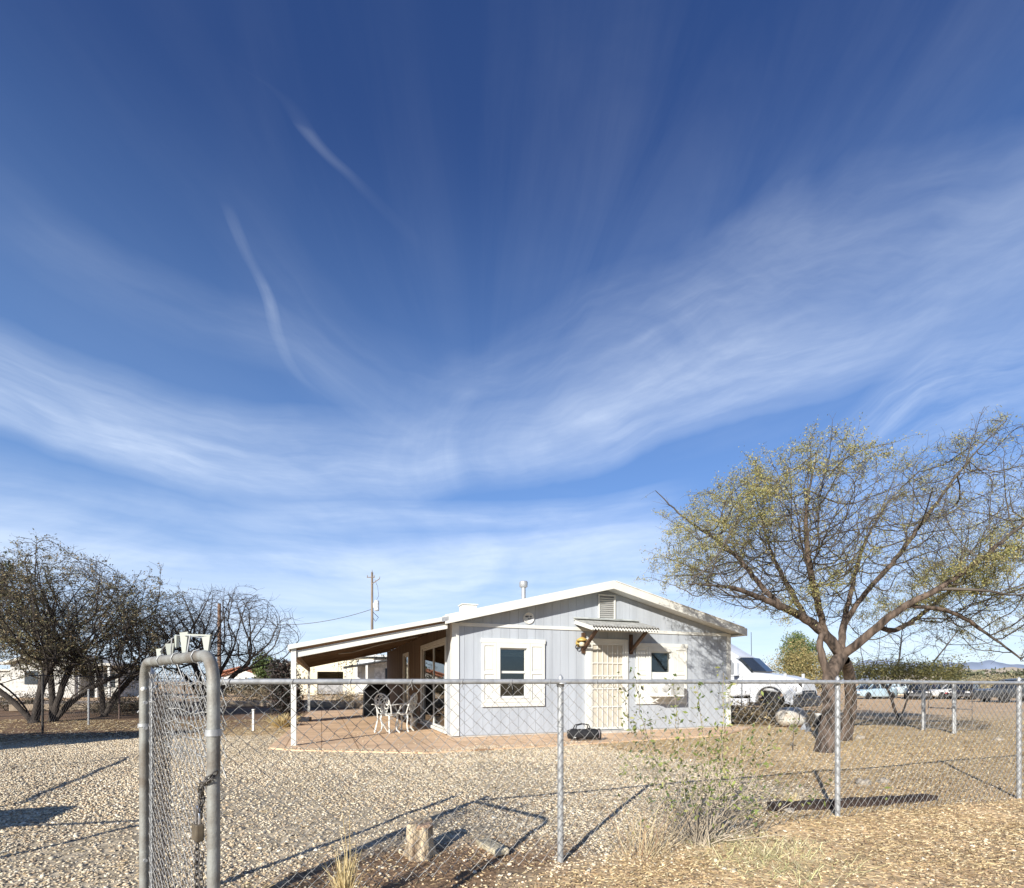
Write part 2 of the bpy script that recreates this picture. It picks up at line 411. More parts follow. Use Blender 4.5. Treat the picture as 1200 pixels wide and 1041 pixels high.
# patio slab and front walk
def slab_obj():
    b = MB(); poly = SLAB[:5] + [(6.35, 13.45), (5.75, 13.55), (-1.22, 10.95), (-5.2, 21.8), (-8.1, 20.6)]
    b.prism(poly, -.05, .026, 'z')
    m = M('terracotta_concrete', (.68, .475, .30), .85, 0, .10, 1.3, .2, 40)
    nt = m.node_tree; N = nt.nodes; L = nt.links
    tc = [n for n in N if n.type == 'TEX_COORD'][0]
    mp = N.new('ShaderNodeMapping'); mp.inputs['Rotation'].default_value = (0, 0, -TH); L.new(tc.outputs['Object'], mp.inputs[0])
    br = N.new('ShaderNodeTexBrick'); br.offset = 0; br.inputs['Scale'].default_value = 1
    br.inputs['Brick Width'].default_value = .61; br.inputs['Row Height'].default_value = .61; br.inputs['Mortar Size'].default_value = .012
    br.inputs['Color1'].default_value = (1, 1, 1, 1); br.inputs['Color2'].default_value = (.95, .94, .93, 1); br.inputs['Mortar'].default_value = (.5, .44, .38, 1)
    L.new(mp.outputs[0], br.inputs['Vector'])
    bs = N['Principled BSDF']; src = bs.inputs['Base Color'].links[0].from_socket
    mx = N.new('ShaderNodeMix'); mx.data_type = 'RGBA'; mx.blend_type = 'MULTIPLY'; mx.inputs[0].default_value = 1
    L.new(src, mx.inputs[6]); L.new(br.outputs['Color'], mx.inputs[7]); L.new(mx.outputs[2], bs.inputs['Base Color'])
    o = b.build('patio_paving', m); tag(o, kind='structure')
slab_obj()

# distant road band, far hills
b = MB(); b.box(-60, 14, 26, 31.5, -.02, .03); tag(b.build('dirt_road', M('packed_dirt', (.34, .27, .2), .95, 0, .2, .4, .4, 8)), kind='structure')
def hills(name, y, x0, x1, h0, col, seed, n=140, depth=500):
    X = np.linspace(x0, x1, n); hh = h0 * (.35 + fbm(X, X * 0 + 3.3, 6 / (x1 - x0) * 1.5, seed, 5) * 1.1) * np.clip((X - x0) / (x1 - x0) * 8, 0, 1) * np.clip((x1 - X) / (x1 - x0) * 8, 0, 1)
    V = np.concatenate([np.c_[X, X * 0 + y, X * 0 - 5], np.c_[X, X * 0 + y + depth * .5, hh], np.c_[X, X * 0 + y + depth, X * 0 - 5]])
    i = np.arange(n - 1); F = np.concatenate([np.c_[i, i + 1, i + 1 + n, i + n], np.c_[i + n, i + n + 1, i + 2 * n + 1, i + 2 * n]])
    tag(npmesh(name, V, F, M('hill_' + str(seed), col, .95, 0, .15, .002), smooth=True), kind='structure')
hills('mountains', 4300, 2600, 6900, 190, (.33, .40, .52), 5)  # distance haze painted into the blue-grey base colour
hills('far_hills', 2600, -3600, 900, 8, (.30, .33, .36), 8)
hills('sandy_hill', 260, 205, 420, 9, (.62, .52, .38), 2, depth=80)

# ------------------------------------------------------------------ house
W_, D_ = 7.3, 11.5
house = thing('house', 'pale blue single storey house with white trim, low gable roof and covered side patio', 'house', (-1.22, 10.75, 0), TH)
SL = .245; RID = 3.50
def ztop(x): return RID - SL * abs(x - W_ / 2)
def wtop(x): return ztop(x) - .17
def boards(b, x0, x1, top, base, holes, th=.03, pitch=.203, gap=.005, axis='y', off=0.):
    xs = [x0]
    k = x0 + pitch
    while k < x1 - .02: xs.append(k); k += pitch
    xs.append(x1)
    cuts = sorted(set(xs + [h for H in holes for h in H[:2]]))
    for a, c in zip(cuts, cuts[1:]):
        a2 = a + (gap / 2 if a in xs and a != x0 else 0); c2 = c - (gap / 2 if c in xs and c != x1 else 0)
        if c2 - a2 < .002: continue
        mid = (a + c) / 2
        sp = sorted([(H[2], H[3]) for H in holes if H[0] - 1e-6 <= mid <= H[1] + 1e-6])
        z = base; segs = []
        for (h0, h1) in sp: segs.append((z, h0)); z = h1
        segs.append((z, None))
        for (s0, s1) in segs:
            if s1 is None: poly = [(a2, s0), (c2, s0), (c2, top(c2)), (a2, top(a2))]
            else: poly = [(a2, s0), (c2, s0), (c2, s1), (a2, s1)]
            b.prism(poly, off - th, off, axis)
WIN = [(1.0, 1.62, .86, 1.93), (4.86, 5.46, .86, 1.93)]
DOOR = (3.22, 4.12, .08, 2.10)
holes = WIN + [DOOR]
b = MB(); boards(b, .02, W_ - .02, wtop, .06, holes)
b.cur = 1
# backing sheet behind the boards
cuts = sorted(set([0.021, W_ - .021, W_ / 2] + [h for H in holes for h in H[:2]]))
for a, c in zip(cuts, cuts[1:]):
    mid = (a + c) / 2; sp = [(H[2], H[3]) for H in holes if H[0] <= mid <= H[1]]; z = .05
    for h0, h1 in sp: b.prism([(a, z), (c, z), (c, h0), (a, h0)], .001, .09); z = h1
    b.prism([(a, z), (c, z), (c, wtop(c)), (a, wtop(a))], .001, .09)
b.build('front_wall', [siding, M('groove', (.36, .39, .42), .8)], house)
# side wall facing the patio
SDO = (.62, 3.45, .13, 2.08); BDO = (5.75, 6.75, .08, 2.05)
shaded_side = M('shaded_side_siding', (.44, .42, .40), .8, 0, .1, 1.6, .25, 90, stretch=(3, 3, .25))
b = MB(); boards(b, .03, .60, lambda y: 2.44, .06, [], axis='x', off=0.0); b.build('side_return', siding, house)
b = MB(); boards(b, .602, D_, lambda y: 2.44, .06, [SDO, BDO], axis='x', off=0.0); b.build('side_wall', M('shade_toned_siding', (.15, .105, .07), .85, 0, .15, 1.6, .3, 90, stretch=(3, 3, .25)), house)  # patio shade painted into the siding colour; the sunlit strip keeps blue-grey
b = MB()
b.box(.12, .16, .1, .61, .05, 2.42); b.box(.12, .16, 3.46, 5.74, .05, 2.42); b.box(.12, .16, 6.76, D_ - .1, .05, 2.42)
b.box(W_ - .05, W_, .1, D_ - .1, .05, 2.42); b.box(0.01, W_ - .01, D_ - .1, D_ - .02, .05, 2.42)
b.prism([(0.01, 2.42), (W_ - .01, 2.42), (W_ / 2, 3.3)], D_ - .1, D_ - .02)
b.build('rear_walls', siding, house)
b = MB(); b.box(.17, W_ - .06, .1, D_ - .12, .02, .07); b.box(.17, W_ - .06, .1, D_ - .12, 2.38, 2.40); b.box(.17, W_ - .06, 4.0, 4.1, .08, 2.37)
b.build('interior', M('interior_plaster', (.22, .20, .17), .9), house)
b = MB(); b.box(-.012, W_ + .01, -.012, D_ + .01, -.02, .055); b.build('foundation', concrete, house)
# trim
b = MB(); b.prism([(-.055, -.055), (.10, -.055), (.10, -.033), (-.033, -.033), (-.033, .10), (-.055, .10)], .06, 2.43, 'z'); b.build('corner_trim', white, house, bevel=.004)
b = MB(); b.prism([(W_ - .10, -.055), (W_ + .03, -.055), (W_ + .03, .10), (W_ + .006, .10), (W_ + .006, -.033), (W_ - .10, -.033)], .06, 2.43, 'z'); b.build('corner_trim', white, house, bevel=.004)
b = MB(); b.box(.102, W_ - .102, -.056, -.031, 2.37, 2.445); b.build('eave_trim', white, house, bevel=.004)
# roof
OX = .255; OF = .33
roofm = M('roof_sheet', (.70, .68, .62), .7, 0, .1, 3, .3, 30)
b = MB()
x0, xm, x1 = -OX, W_ / 2, W_ + OX
b.prism([(x0, ztop(x0) - .055), (xm, RID - .055), (x1, ztop(x1) - .055), (x1, ztop(x1)), (xm, RID), (x0, ztop(x0))], -OF + .002, D_ + .3)
roof = b.build('roof', roofm, house)
b = MB(); fh = .19
for (a, c) in ((x0 - .01, xm), (xm, x1 + .01)):
    b.prism([(a, ztop(a) - fh + .012), (c, ztop(c) - fh + .012), (c, ztop(c) + .012), (a, ztop(a) + .012)], -OF - .035, -OF)
b.box(x1 + .002, x1 + .025, -OF, D_ + .3, ztop(x1) - .17, ztop(x1) + .01)
b.build('fascia', cream, roof, bevel=.004)
b = MB()
for (a, c) in ((x0 + .02, xm), (xm, x1 - .02)):
    b.prism([(a, ztop(a) - .165), (c, ztop(c) - .165), (c, ztop(c) - .15), (a, ztop(a) - .15)], -OF + .003, -.032)
b.box(W_ + .035, x1, -OF + .005, D_ + .28, ztop(x1) - .165, ztop(x1) - .15)
b.build('soffit', white, roof)
b = MB()
for k in range(26): # drip-edge shingles courses at rakes
    a = xm + .12 + k * .145; 
    if a < x1: b.obox((a, -OF - .03, ztop(a) + .012), .07, .02, .009, Matrix.Rotation(math.atan(SL), 3, 'Y'))
b.build('shingle_edge', roofm, roof)
b = MB(); b.cyl((2.05, 1.2, ztop(2.05) - .02), (2.05, 1.2, ztop(2.05) + .42), .055); b.lathe([(.062, 0), (.10, .02), (.105, .14), (.09, .16)], (2.05, 1.2, ztop(2.05) + .40), 14)
b.cyl((2.05, 1.2, ztop(2.05) + .0), (2.05, 1.2, ztop(2.05) + .05), .12)
b.build('vent_pipe', galv, roof)
b = MB(); b.box(.62, .98, 1.6, 1.95, ztop(.7) - .03, ztop(.7) + .30); b.box(.59, 1.01, 1.57, 1.98, ztop(.7) + .302, ztop(.7) + .33); b.build('roof_box', cream, roof, bevel=.01)
# gable vent
b = MB(); gx0, gx1, g0, g1 = 3.43, 3.86, 2.66, 3.20
b.box(gx0, gx1, -.040, -.031, g0, g1); 
v = b.build('gable_vent', M('vent_back', (.25, .25, .26), .8), house)
b = MB()
for k in range(10):
    z = g0 + .05 + k * .048
    b.obox(((gx0 + gx1) / 2, -.056, z), (gx1 - gx0) / 2 - .02, .018, .004, Matrix.Rotation(R(-38), 3, 'X'))
b.box(gx0 - .01, gx0 + .02, -.075, -.041, g0, g1); b.box(gx1 - .02, gx1 + .01, -.075, -.041, g0, g1); b.box(gx0 - .01, gx1 + .01, -.077, -.042, g0 - .03, g0 - .001); b.box(gx0 - .01, gx1 + .01, -.077, -.042, g1 + .001, g1 + .03)
b.build('louvre', white, v)
# round plaque
rotf = Matrix.Rotation(R(90), 3, 'X')
b = MB(); b.lathe([(.125, 0), (.132, .008), (.128, .02), (.112, .022), (.108, .012)], (1.68, -.035, 2.60), 28, rotf)
pl = b.build('round_plaque', white, house)
b = MB()
for (px, pz, s) in ((-.052, .034, .030), (-.018, .040, .022), (.045, .036, .026)): b.blob((1.68 + px, -.050, 2.60 + pz), s, .008, s * .62, 5, .3, px)
for (px, pz) in ((-.01, -.012), (.016, -.016), (.042, -.008)): b.obox((1.68 + px, -.050, 2.60 + pz), .006, .004, .016, Matrix.Rotation(R(25), 3, 'Y'))
b.build('relief_ornament', M('dark_relief', (.10, .10, .10), .7), pl)
# windows
def shutterset(x0, x1, op, nm, ac=False):
    cx = (x0 + x1) / 2
    b = MB(); b.box(x0 - .015, x1 + .015, -.085, -.034, 2.035, 2.13); hb = b.build('window_head_board', cream, house, bevel=.005)
    b = MB(); b.box(x0, x1, -.08, -.034, .66, .75); b.build('window_sill_board', cream, house, bevel=.005)
    for (a, c) in ((x0, op[0] - .075), (op[1] + .075, x1)):
        b = MB()
        b.box(a + .005, c - .003, -.062, -.034, .752, 2.033)
        # raised stiles and rails around two sunk panels
        st = .055
        for (q0, q1) in ((a + .005, a + st), (c - st, c - .003)): b.box(q0, q1, -.082, -.0622, .752, 2.033)
        for (z0, z1) in ((.752, .81), (1.36, 1.43), (1.97, 2.033)): b.box(a + st + .001, c - st - .001, -.0815, -.0622, z0, z1)
        for (z0, z1) in ((.84, 1.33), (1.46, 1.94)): b.box(a + st + .03, c - st - .03, -.072, -.0622, z0, z1)
        b.build('shutter', cream, house, bevel=.004)
    # casing
    b = MB()
    b.box(op[0] - .073, op[0], -.09, -.034, .752, 2.033); b.box(op[1], op[1] + .073, -.09, -.034, .752, 2.033)
    b.box(op[0], op[1], -.09, -.034, op[3], 2.033); b.box(op[0], op[1], -.09, -.034, .752, op[2])
    f = b.build('window', cream, house, bevel=.003)
    b = MB(); fw = .028
    o0, o1, z0, z1 = op; zm = (z0 + z1) / 2 + .01
    b.box(o0, o0 + fw, -.02, .03, z0, z1); b.box(o1 - fw, o1, -.02, .03, z0, z1); b.box(o0 + fw, o1 - fw, -.02, .03, z1 - fw, z1); b.box(o0 + fw, o1 - fw, -.03, .03, z0, z0 + fw)
    b.box(o0 + fw, o1 - fw, -.035, .028, zm - .022, zm + .028)
    b.box(o0 - .02, o1 + .02, -.105, -.091, z0 - .03, z0 - .005)
    b.build('sash', white, f)
    b = MB(); b.box(o0 + fw, o1 - fw, .004, .008, zm + .028, z1 - fw); b.box(o0 + fw, o1 - fw, .014, .018, z0 + fw, zm - .022); b.build('pane', glassm, f)
    b = MB()
    for k in range(4): b.obox(((o0 + o1) / 2, .028, z1 - .05 - k * .03), (o1 - o0) / 2 - .03, .010, .002, Matrix.Rotation(R(50), 3, 'X'))
    b.box(o0 + .03, o1 - .03, .018, .036, z1 - .175, z1 - .155)
    b.build('blind', cream, f)
    return f
w1 = shutterset(.595, 2.055, WIN[0], 'a')
w2 = shutterset(4.445, 5.92, WIN[1], 'b')
b = MB(); b.box(WIN[0][0] + .03, WIN[0][1] - .03, .022, .024, .89, 1.37); b.build('insect_screen', M('screen_mesh', (.12, .13, .12), .9), w1)
# white filler panel and window air conditioner below second window sash
b = MB(); b.box(4.862, 5.458, -.03, -.002, 1.26, 1.40); b.build('filler_panel', white, w2)
b = MB(); b.box(4.80, 5.50, -.50, -.09, .845, 1.255)
ac = b.build('air_conditioner', M('ac_white', (.74, .74, .70), .5, 0, .06), house, bevel=.015)
b = MB()
for k in range(15): b.box(5.10 + .0, 5.47, -.512, -.501, .895 + k * .022, .905 + k * .022)
for k in range(10): b.box(-.0 + 4.797, 4.7995, -.44 + k * .03, -.425 + k * .03, .93, 1.19)
b.build('grille', M('grille_grey', (.42, .42, .40), .6), ac)
b = MB(); b.lathe([(.105, 0), (.11, .008), (.10, .012)], (4.95, -.5, 1.06), 20, rotf); b.build('fan_cover', M('ac_cover', (.55, .55, .52), .6), ac)
for q0 in (4.9, 5.4): b = MB(); b.beam((q0, -.06, .70), (q0, -.42, .84), .03, .03); b.build('bracket', white, ac)
# door
b = MB(); x0, x1, z0, z1 = DOOR
b.box(x0 - .14, x0, -.075, -.033, .06, z1 + .10); b.box(x1, x1 + .10, -.075, -.033, .06, z1 + .10); b.box(x0, x1, -.075, -.033, z1, z1 + .10)
door = b.build('front_door', cream, house, bevel=.004)
b = MB(); b.box(x0 + .02, x1 - .02, .0, .04, z0 + .02, z1 - .01); b.build('door_slab', M('door_cream', (.66, .61, .52), .6, 0, .04), door)
b = MB()
fw = .045
b.box(x0 + .003, x0 + fw, -.065, -.035, z0 + .01, z1 - .003); b.box(x1 - fw, x1 - .003, -.065, -.035, z0 + .01, z1 - .003)
b.box(x0 + fw, x1 - fw, -.065, -.035, z1 - fw, z1 - .003)
for zb in (z0 + .01, .60, 1.32, 1.02): b.box(x0 + fw, x1 - fw, -.063, -.037, zb, zb + (.05 if zb < .2 else .03))
for zb in (1.62,): b.box(x0 + fw, x1 - fw, -.063, -.037, zb, zb + .025)
for k in range(1, 6):
    xx = x0 + fw + (x1 - x0 - 2 * fw) * k / 6
    b.box(xx - .008, xx + .008, -.058, -.042, z0 + .06, z1 - fw)
for sx in (-1, 1):
    for sz in (-1, 1):
        for q, rad in ((.0, .05), (.085, .04)):
            cx, cz = (x0 + x1) / 2 + sx * (.07 + q), 1.19 + sz * .075
            b.tube([(cx + rad * math.cos(a * PI / 8), -.05, cz + rad * math.sin(a * PI / 8)) for a in range(16)], .007, 6, closed=True)
b.build('security_bars', cream, door)
b = MB(); b.box(x0 + .047, x1 - .047, -.034, -.032, z0 + .06, z1 - .05); b.build('screen', M('door_screen', (.50, .46, .38), .8, 0, .05), door)
b = MB(); b.box(x0 - .2, x1 + .2, -.34, -.06, .0, .065); b.build('door_step', concrete, door, bevel=.01)
b = MB(); b.lathe([(.018, 0), (.018, .03), (.03, .04), (.028, .065)], (x1 - .06, -.065, 1.05), 12, rotf); b.build('door_knob', chrome, door)
# corrugated awning
AX0, AX1, AZ0, AZ1, AP = 2.80, 4.52, 2.62, 2.40, .88
sh = []; n = 150
b = MB(); vs = []; 
for i in range(n + 1):
    x = AX0 + (AX1 - AX0) * i / n; dz = .017 * math.sin(2 * PI * (x - AX0) / .075)
    for (yy, zt) in ((-.04, AZ0), (-AP, AZ1)):
        vs.append((x, yy, zt + dz)); vs.append((x, yy, zt + dz - .006))
fs = []
for i in range(n):
    a = i * 4; c = a + 4
    fs += [(a, c, c + 2, a + 2), (a + 1, a + 3, c + 3, c + 1), (a + 2, c + 2, c + 3, a + 3)]
b.add(vs, fs, False)
aw = b.build('awning', M('corrugated_steel', (.50, .50, .47), .45, .5, .15, 6), house)
b = MB(); b.box(AX0 - .01, AX1 - .02, -.075, -.034, AZ0 - .02, AZ0 + .055); b.obox((AX0 + .83, -.12, AZ0 + .025), .86, .08, .004, Matrix.Rotation(R(14), 3, 'X'))
b.build('flashing', M('flashing_grey', (.42, .44, .42), .6), aw)
b = MB()
def az(y): return AZ0 + (AZ1 - AZ0) * ((-y - .04) / (AP - .04))
b.beam((AX0 + .03, -.05, az(-.05) - .06), (AX0 + .03, -AP + .04, az(-AP + .04) - .06), .035, .085); b.beam((AX1 - .03, -.05, az(-.05) - .06), (AX1 - .03, -AP + .04, az(-AP + .04) - .06), .035, .085)
b.box(AX0 + .03, AX1 - .03, -AP + .20, -AP + .24, AZ1 - .06, AZ1 + .02)
b.build('awning_frame', M('awning_frame_dark', (.10, .05, .03), .75), aw)
vs = []; fs = []
for i in range(n + 1):
    x = AX0 + (AX1 - AX0) * i / n; dz = .017 * math.sin(2 * PI * (x - AX0) / .075 + 1.2)
    vs += [(x, -AP - .006 + dz * .2, AZ1 - .085 + dz), (x, -AP - .006 + dz * .2, AZ1 - .04 + dz), (x, -AP - .002 + dz * .2, AZ1 - .04 + dz), (x, -AP - .002 + dz * .2, AZ1 - .085 + dz)]
for i in range(n):
    a = i * 4; fs += [(a, a + 4, a + 5, a + 1), (a + 1, a + 5, a + 6, a + 2), (a + 2, a + 6, a + 7, a + 3), (a + 3, a + 7, a + 4, a)]
b = MB(); b.add(vs, fs); b.build('front_lip', white, aw)
b = MB(); b.box(AX0 + .01, AX1 - .01, -AP + .012, -AP + .02, AZ1 - .09, AZ1 - .02); b.build('lip_shade_strip', dark, aw)  # near-black strip standing in for shade in the corrugation gaps
b = MB(); b.beam((AX0 + .01, -.05, az(-.05) - .05), (AX0 + .01, -AP, az(-AP) - .05), .006, .10); b.build('side_flashing', white, aw)
for xx in (3.02, 4.30):
    b = MB(); b.beam((xx, -.07, 1.93), (xx, -.70, az(-.7) - .10), .055, .075, up=(1, 0, 0)); b.box(xx - .035, xx + .035, -.10, -.034, 1.85, 2.32)
    b.build('bracket', brown_wood, aw, bevel=.004)
b = MB(); b.lathe([(.09, 0), (.05, .03), (.045, .06)], (2.93, -.035, 2.08), 16, rotf); b.lathe([(.03, -.03), (.13, -.01), (.12, .02), (.05, .06), (.02, .075)], (2.93, -.17, 2.14), 18)
lamp = b.build('wall_lamp', M('lamp_brass', (.62, .44, .14), .4, .3, .1), house)
b = MB(); b.lathe([(.02, -.1), (.055, -.09), (.065, -.03), (.05, .0)], (2.93, -.17, 2.10), 14); b.build('bulb', M('frosted_bulb', (.75, .68, .5), .4), lamp)
b = MB(); b.tube([(2.86 + .05 * math.cos(a * PI / 8), -.10, 1.99 + .05 * math.sin(a * PI / 8)) for a in range(16)], .012, 6, closed=True); b.build('hose_ring', black_pl, lamp)
b = MB(); b.box(W_ + .031, W_ + .09, .05, .15, 1.62, 1.78); b.build('meter_box', black_pl, house)
# sliding glass door + side door
def sideopening(H, nm, mull, mat=white, t=.10):
    y0, y1, z0, z1 = H
    b = MB()
    b.box(-.06, -.032, y0 - t, y0, .10, z1 + t); b.box(-.06, -.032, y1, y1 + t, .10, z1 + t); b.box(-.06, -.032, y0, y1, z1, z1 + t); b.box(-.07, -.031, y0 - t, y1 + t, .055, z0)
    o = b.build(nm, mat, house, bevel=.004)
    b = MB(); f = .05
    for yy in [y0, y1 - f] + [y0 + (y1 - y0) * m - f / 2 for m in mull]: b.box(-.02, .03, yy, yy + f, z0, z1)
    for (a, c) in ((z0, z0 + f), (z1 - f, z1)): b.box(-.018, .028, y0 + f, y1 - f, a, c)
    b.build('sliding_frame', white, o)
    b = MB(); b.box(0.0, .006, y0 + .05, y1 - .05, z0 + .05, z1 - .05); b.build('pane', glassm, o)
    return o
sideopening(SDO, 'sliding_door', [.5])
sideopening(BDO, 'side_door', [], t=.08)
b = MB()
for (y, z, h) in ((1.3, .13, .95), (1.55, .13, .7), (2.3, .13, .8)):
    b.tube([(.55, y, z), (.55, y + .05, z + h * .6), (.5, y + .18, z + h)], .02, 5)
    for k in range(8): b.blob((.5 + rng.uniform(-.1, .1), y + rng.uniform(-.15, .25), z + h * rng.uniform(.4, 1)), .07, .07, .04, 4)
# patio roof
PX0 = -3.15
def pz(x): return 2.50 + (x + .27) * .222
pr = MB()
pr.prism([(PX0, pz(PX0) - .035), (-.27, pz(-.27) - .035), (-.27, pz(-.27)), (PX0, pz(PX0))], -OF + .001, D_ + .3)
patio = pr.build('patio_roof', roofm, house)
b = MB()
b.prism([(PX0 - .02, pz(PX0) - .075), (-.275, pz(-.27) - .075), (-.275, pz(-.27) + .01), (PX0 - .02, pz(PX0) + .01)], -OF - .03, -OF)
b.box(PX0 - .03, PX0 - .002, -OF, D_ + .3, pz(PX0) - .09, pz(PX0) + .005)
b.build('roof_edge', cream, patio, bevel=.003)
b = MB()
b.prism([(PX0 + .12, pz(PX0 + .1) - .235), (-.20, pz(-.2) - .235), (-.20, pz(-.2) - .11), (PX0 + .12, pz(PX0 + .1) - .11)], -OF + .06, -OF + .12)
b.build('front_rafter', cream, patio, bevel=.004)
b = MB()
yy = .8
while yy < D_: b.prism([(PX0 + .05, pz(PX0 + .05) - .14), (-.06, pz(-.06) - .14), (-.06, pz(-.06) - .052), (PX0 + .05, pz(PX0 + .05) - .052)], yy, yy + .045); yy += .9
b.prism([(PX0 + .03, pz(PX0 + .03) - .050), (-.035, pz(-.035) - .050), (-.035, pz(-.035) - .037), (PX0 + .03, pz(PX0 + .03) - .037)], -OF + .02, D_ + .28)
b.build('rafters', plywood, patio)
b = MB(); b.box(PX0 + .04, PX0 + .12, -OF + .125, D_ + .25, pz(PX0) - .24, pz(PX0) - .12); b.build('eave_beam', M('beam_brown', (.30, .22, .15), .8), patio)
for yy in (-.30, D_ + .12):
    b = MB(); b.box(PX0 + .02, PX0 + .11, yy, yy + .09, -.03, pz(PX0) - .045); b.build('post', cream, patio, bevel=.004)
b = MB(); b.tube([(-2.2, 3.0, 1.90), (-1.9, 2.6, 1.92), (-1.2, 2.2, 2.12), (-.4, 2.0, 2.30)], .018, 5); b.build('cable', M('cable_grey', (.3, .28, .25), .7), patio)
# gutters, joint
b = MB(); b.prism([(-.34, 2.40), (-.20, 2.44), (-.20, 2.52), (-.34, 2.49)], -OF - .037, -OF - .031); b.build('joint_plate', galv, patio)

# ------------------------------------------------------------------ vines hanging at the patio edge
def leafquads(pts, size, palette, seed=0, aspect=.45, flat=0.):
    pts = np.asarray(pts, dtype=float); n = len(pts); r = np.random.default_rng(seed + 5)
    d = r.normal(size=(n, 3)); d[:, 2] *= (1 - flat); d /= np.linalg.norm(d, axis=1, keepdims=True)
    e = r.normal(size=(n, 3)); s = np.cross(d, e); s /= np.linalg.norm(s, axis=1, keepdims=True)
    L_ = (size * r.uniform(.6, 1.4, n))[:, None]; w = L_ * aspect * .5
    V = np.stack([pts, pts + d * L_ * .5 + s * w, pts + d * L_, pts + d * L_ * .5 - s * w], 1).reshape(-1, 3)
    F = np.arange(4 * n).reshape(n, 4)
    pc = np.array(palette)[r.integers(0, len(palette), n)] * r.uniform(.7, 1.3, (n, 1))
    return V, F, pc

hv = thing('hanging_vine', 'sparse leafy vine dangling from the rear edge of the patio roof', 'vine', tuple(Vector((-1.22, 10.75, 0)) + U * -1.6 + Vv * 11.9))
pts = []; b = MB()
for k in range(13):
    x = rng.uniform(-1.6, 1.9); dx = U * x * 1.0
    z1 = 2.18 + x * .222 - .1; ln = rng.uniform(.15, .75)
    st = [(dx.x + rng.uniform(-.03, .03), dx.y, z1 - ln * t / 4) for t in range(5)]
    b.tube(st, .006, 3, caps=False)
    for q in range(int(ln * 24)): pts.append((dx.x + rng.uniform(-.08, .08), dx.y + rng.uniform(-.08, .08), z1 - ln * rng.random()))
b.build('stems', twigm, hv)
Vq, Fq, pc = leafquads(pts, .09, [(.10, .13, .06), (.16, .18, .08), (.2, .16, .09)], 3)
npmesh('leaves', Vq, Fq, leafm, hv, pc)

# ------------------------------------------------------------------ chain link
def chainmesh(b, L_, z0, z1, s, r, n=4, x0=0., ph=0, y=0.):
    cnt = int(L_ / (s / 2)); nz = int((z1 - z0) / (s / 2)); h = (z1 - z0) / nz
    for i in range(cnt + 1):
        xc = x0 + i * s / 2; pts = []
        for k in range(nz + 1):
            sgn = 1 if (k + i + ph) % 2 == 0 else -1
            x = xc + sgn * s * .265
            x = min(max(x, x0 - .005), x0 + L_ + .005)
            jz = 0.006 * math.sin(i * 1.7 + k * .9)
            pts.append((x, y + sgn * r * 1.1, z0 + k * h + jz))
        b.tube(pts, r, n, caps=False, smooth=False)
FO = Vector((.336, 3.41, 0))
T0 = -2.045; T1 = 7.9
fence = thing('chain_link_fence', 'galvanised chain link fence with pipe rail running across the front of the yard', 'fence', (FO.x, FO.y, 0), TH)
b = MB(); chainmesh(b, T1 - T0 - .04, .02, 1.185, .080, .0021, 4, x0=T0 + .03); b.build('mesh', wire, fence)
b = MB(); b.tube([(T0, 0, 1.2), (-.6, 0, 1.201), (1.2, 0, 1.2), (3.4, 0, 1.196), (5.2, 0, 1.188), (T1, 0, 1.18)], .0165, 10); b.build('top_rail', galv, fence)
b = MB()
for i in range(int((T1 - T0) / .31)):
    x = T0 + .1 + i * .31 + rng.uniform(-.03, .03)
    b.tube([(x + .012 * math.sin(a), .021 * math.cos(a * 1.0), 1.2 - .004 + .021 * math.sin(a)) for a in np.linspace(0, 2 * PI, 9)], .002, 4, caps=False)
    b.tube([(x, -.02, 1.195), (x + .012, -.012, 1.15)], .002, 4)
b.build('wire_ties', wire, fence)
for k, t in enumerate((0., 2.6, 5.2, 7.8)):
    b = MB(); r = .021
    b.cyl((t, .03, -.03), (t, .03, 1.17), r, 14); b.lathe([(r + .004, 0), (r + .005, .03), (r * .7, .045), (r * .9, .062), (.004, .085)], (t, .03, 1.165), 12)
    b.tube([(t + .03 * math.cos(a), .015 + .035 * math.sin(a), 1.2 - .012) for a in np.linspace(0, 2 * PI, 13)], .006, 5)
    for zz_ in (.2, .55, .9):
        b.tube([(t + .024 * math.cos(a), .03 + .036 * math.sin(a), zz_) for a in np.linspace(0, 2 * PI, 11)], .0016, 4)
    b.build('post', galv, fence)
b = MB(); b.cyl((T0, .02, -.03), (T0, .02, 1.24), .024, 14); b.lathe([(.028, 0), (.026, .02), (.004, .035)], (T0, .02, 1.24), 12)
for z in (.3, .6, .9, 1.14): b.cyl((T0, .02, z), (T0, .02, z + .022), .028, 12)
b.build('end_post', galv, fence)

# ------------------------------------------------------------------ gate
gA = Vector((-1.76, 2.45, 0)); gB = Vector((-1.02, 1.75, 0)); gd_ = gB - gA; gw = gd_.length
gate = thing('walk_gate', 'narrow grey pipe frame gate with chain link panel standing ajar', 'gate', gA, math.atan2(gd_.y, gd_.x))
def rrect(x0, x1, z0, z1, r, n=7):
    out = []
    for (cx, cz, a0) in ((x1 - r, z1 - r, 0), (x0 + r, z1 - r, 90), (x0 + r, z0 + r, 180), (x1 - r, z0 + r, 270)):
        for k in range(n + 1):
            a = R(a0 + 90 * k / n); out.append((cx + r * math.cos(a), 0, cz + r * math.sin(a)))
    return out
b = MB(); b.tube(rrect(0, gw, .06, 1.292, .10), .0205, 14, closed=True); b.build('pipe_frame', galv_gate, gate)
b = MB(); chainmesh(b, gw - .09, .08, 1.24, .062, .0015, 4, x0=.05, y=.012); b.build('mesh', wire, gate)
b = MB(); chainmesh(b, gw - .13, .86, 1.21, .060, .0017, 4, x0=.08, ph=1, y=.055)
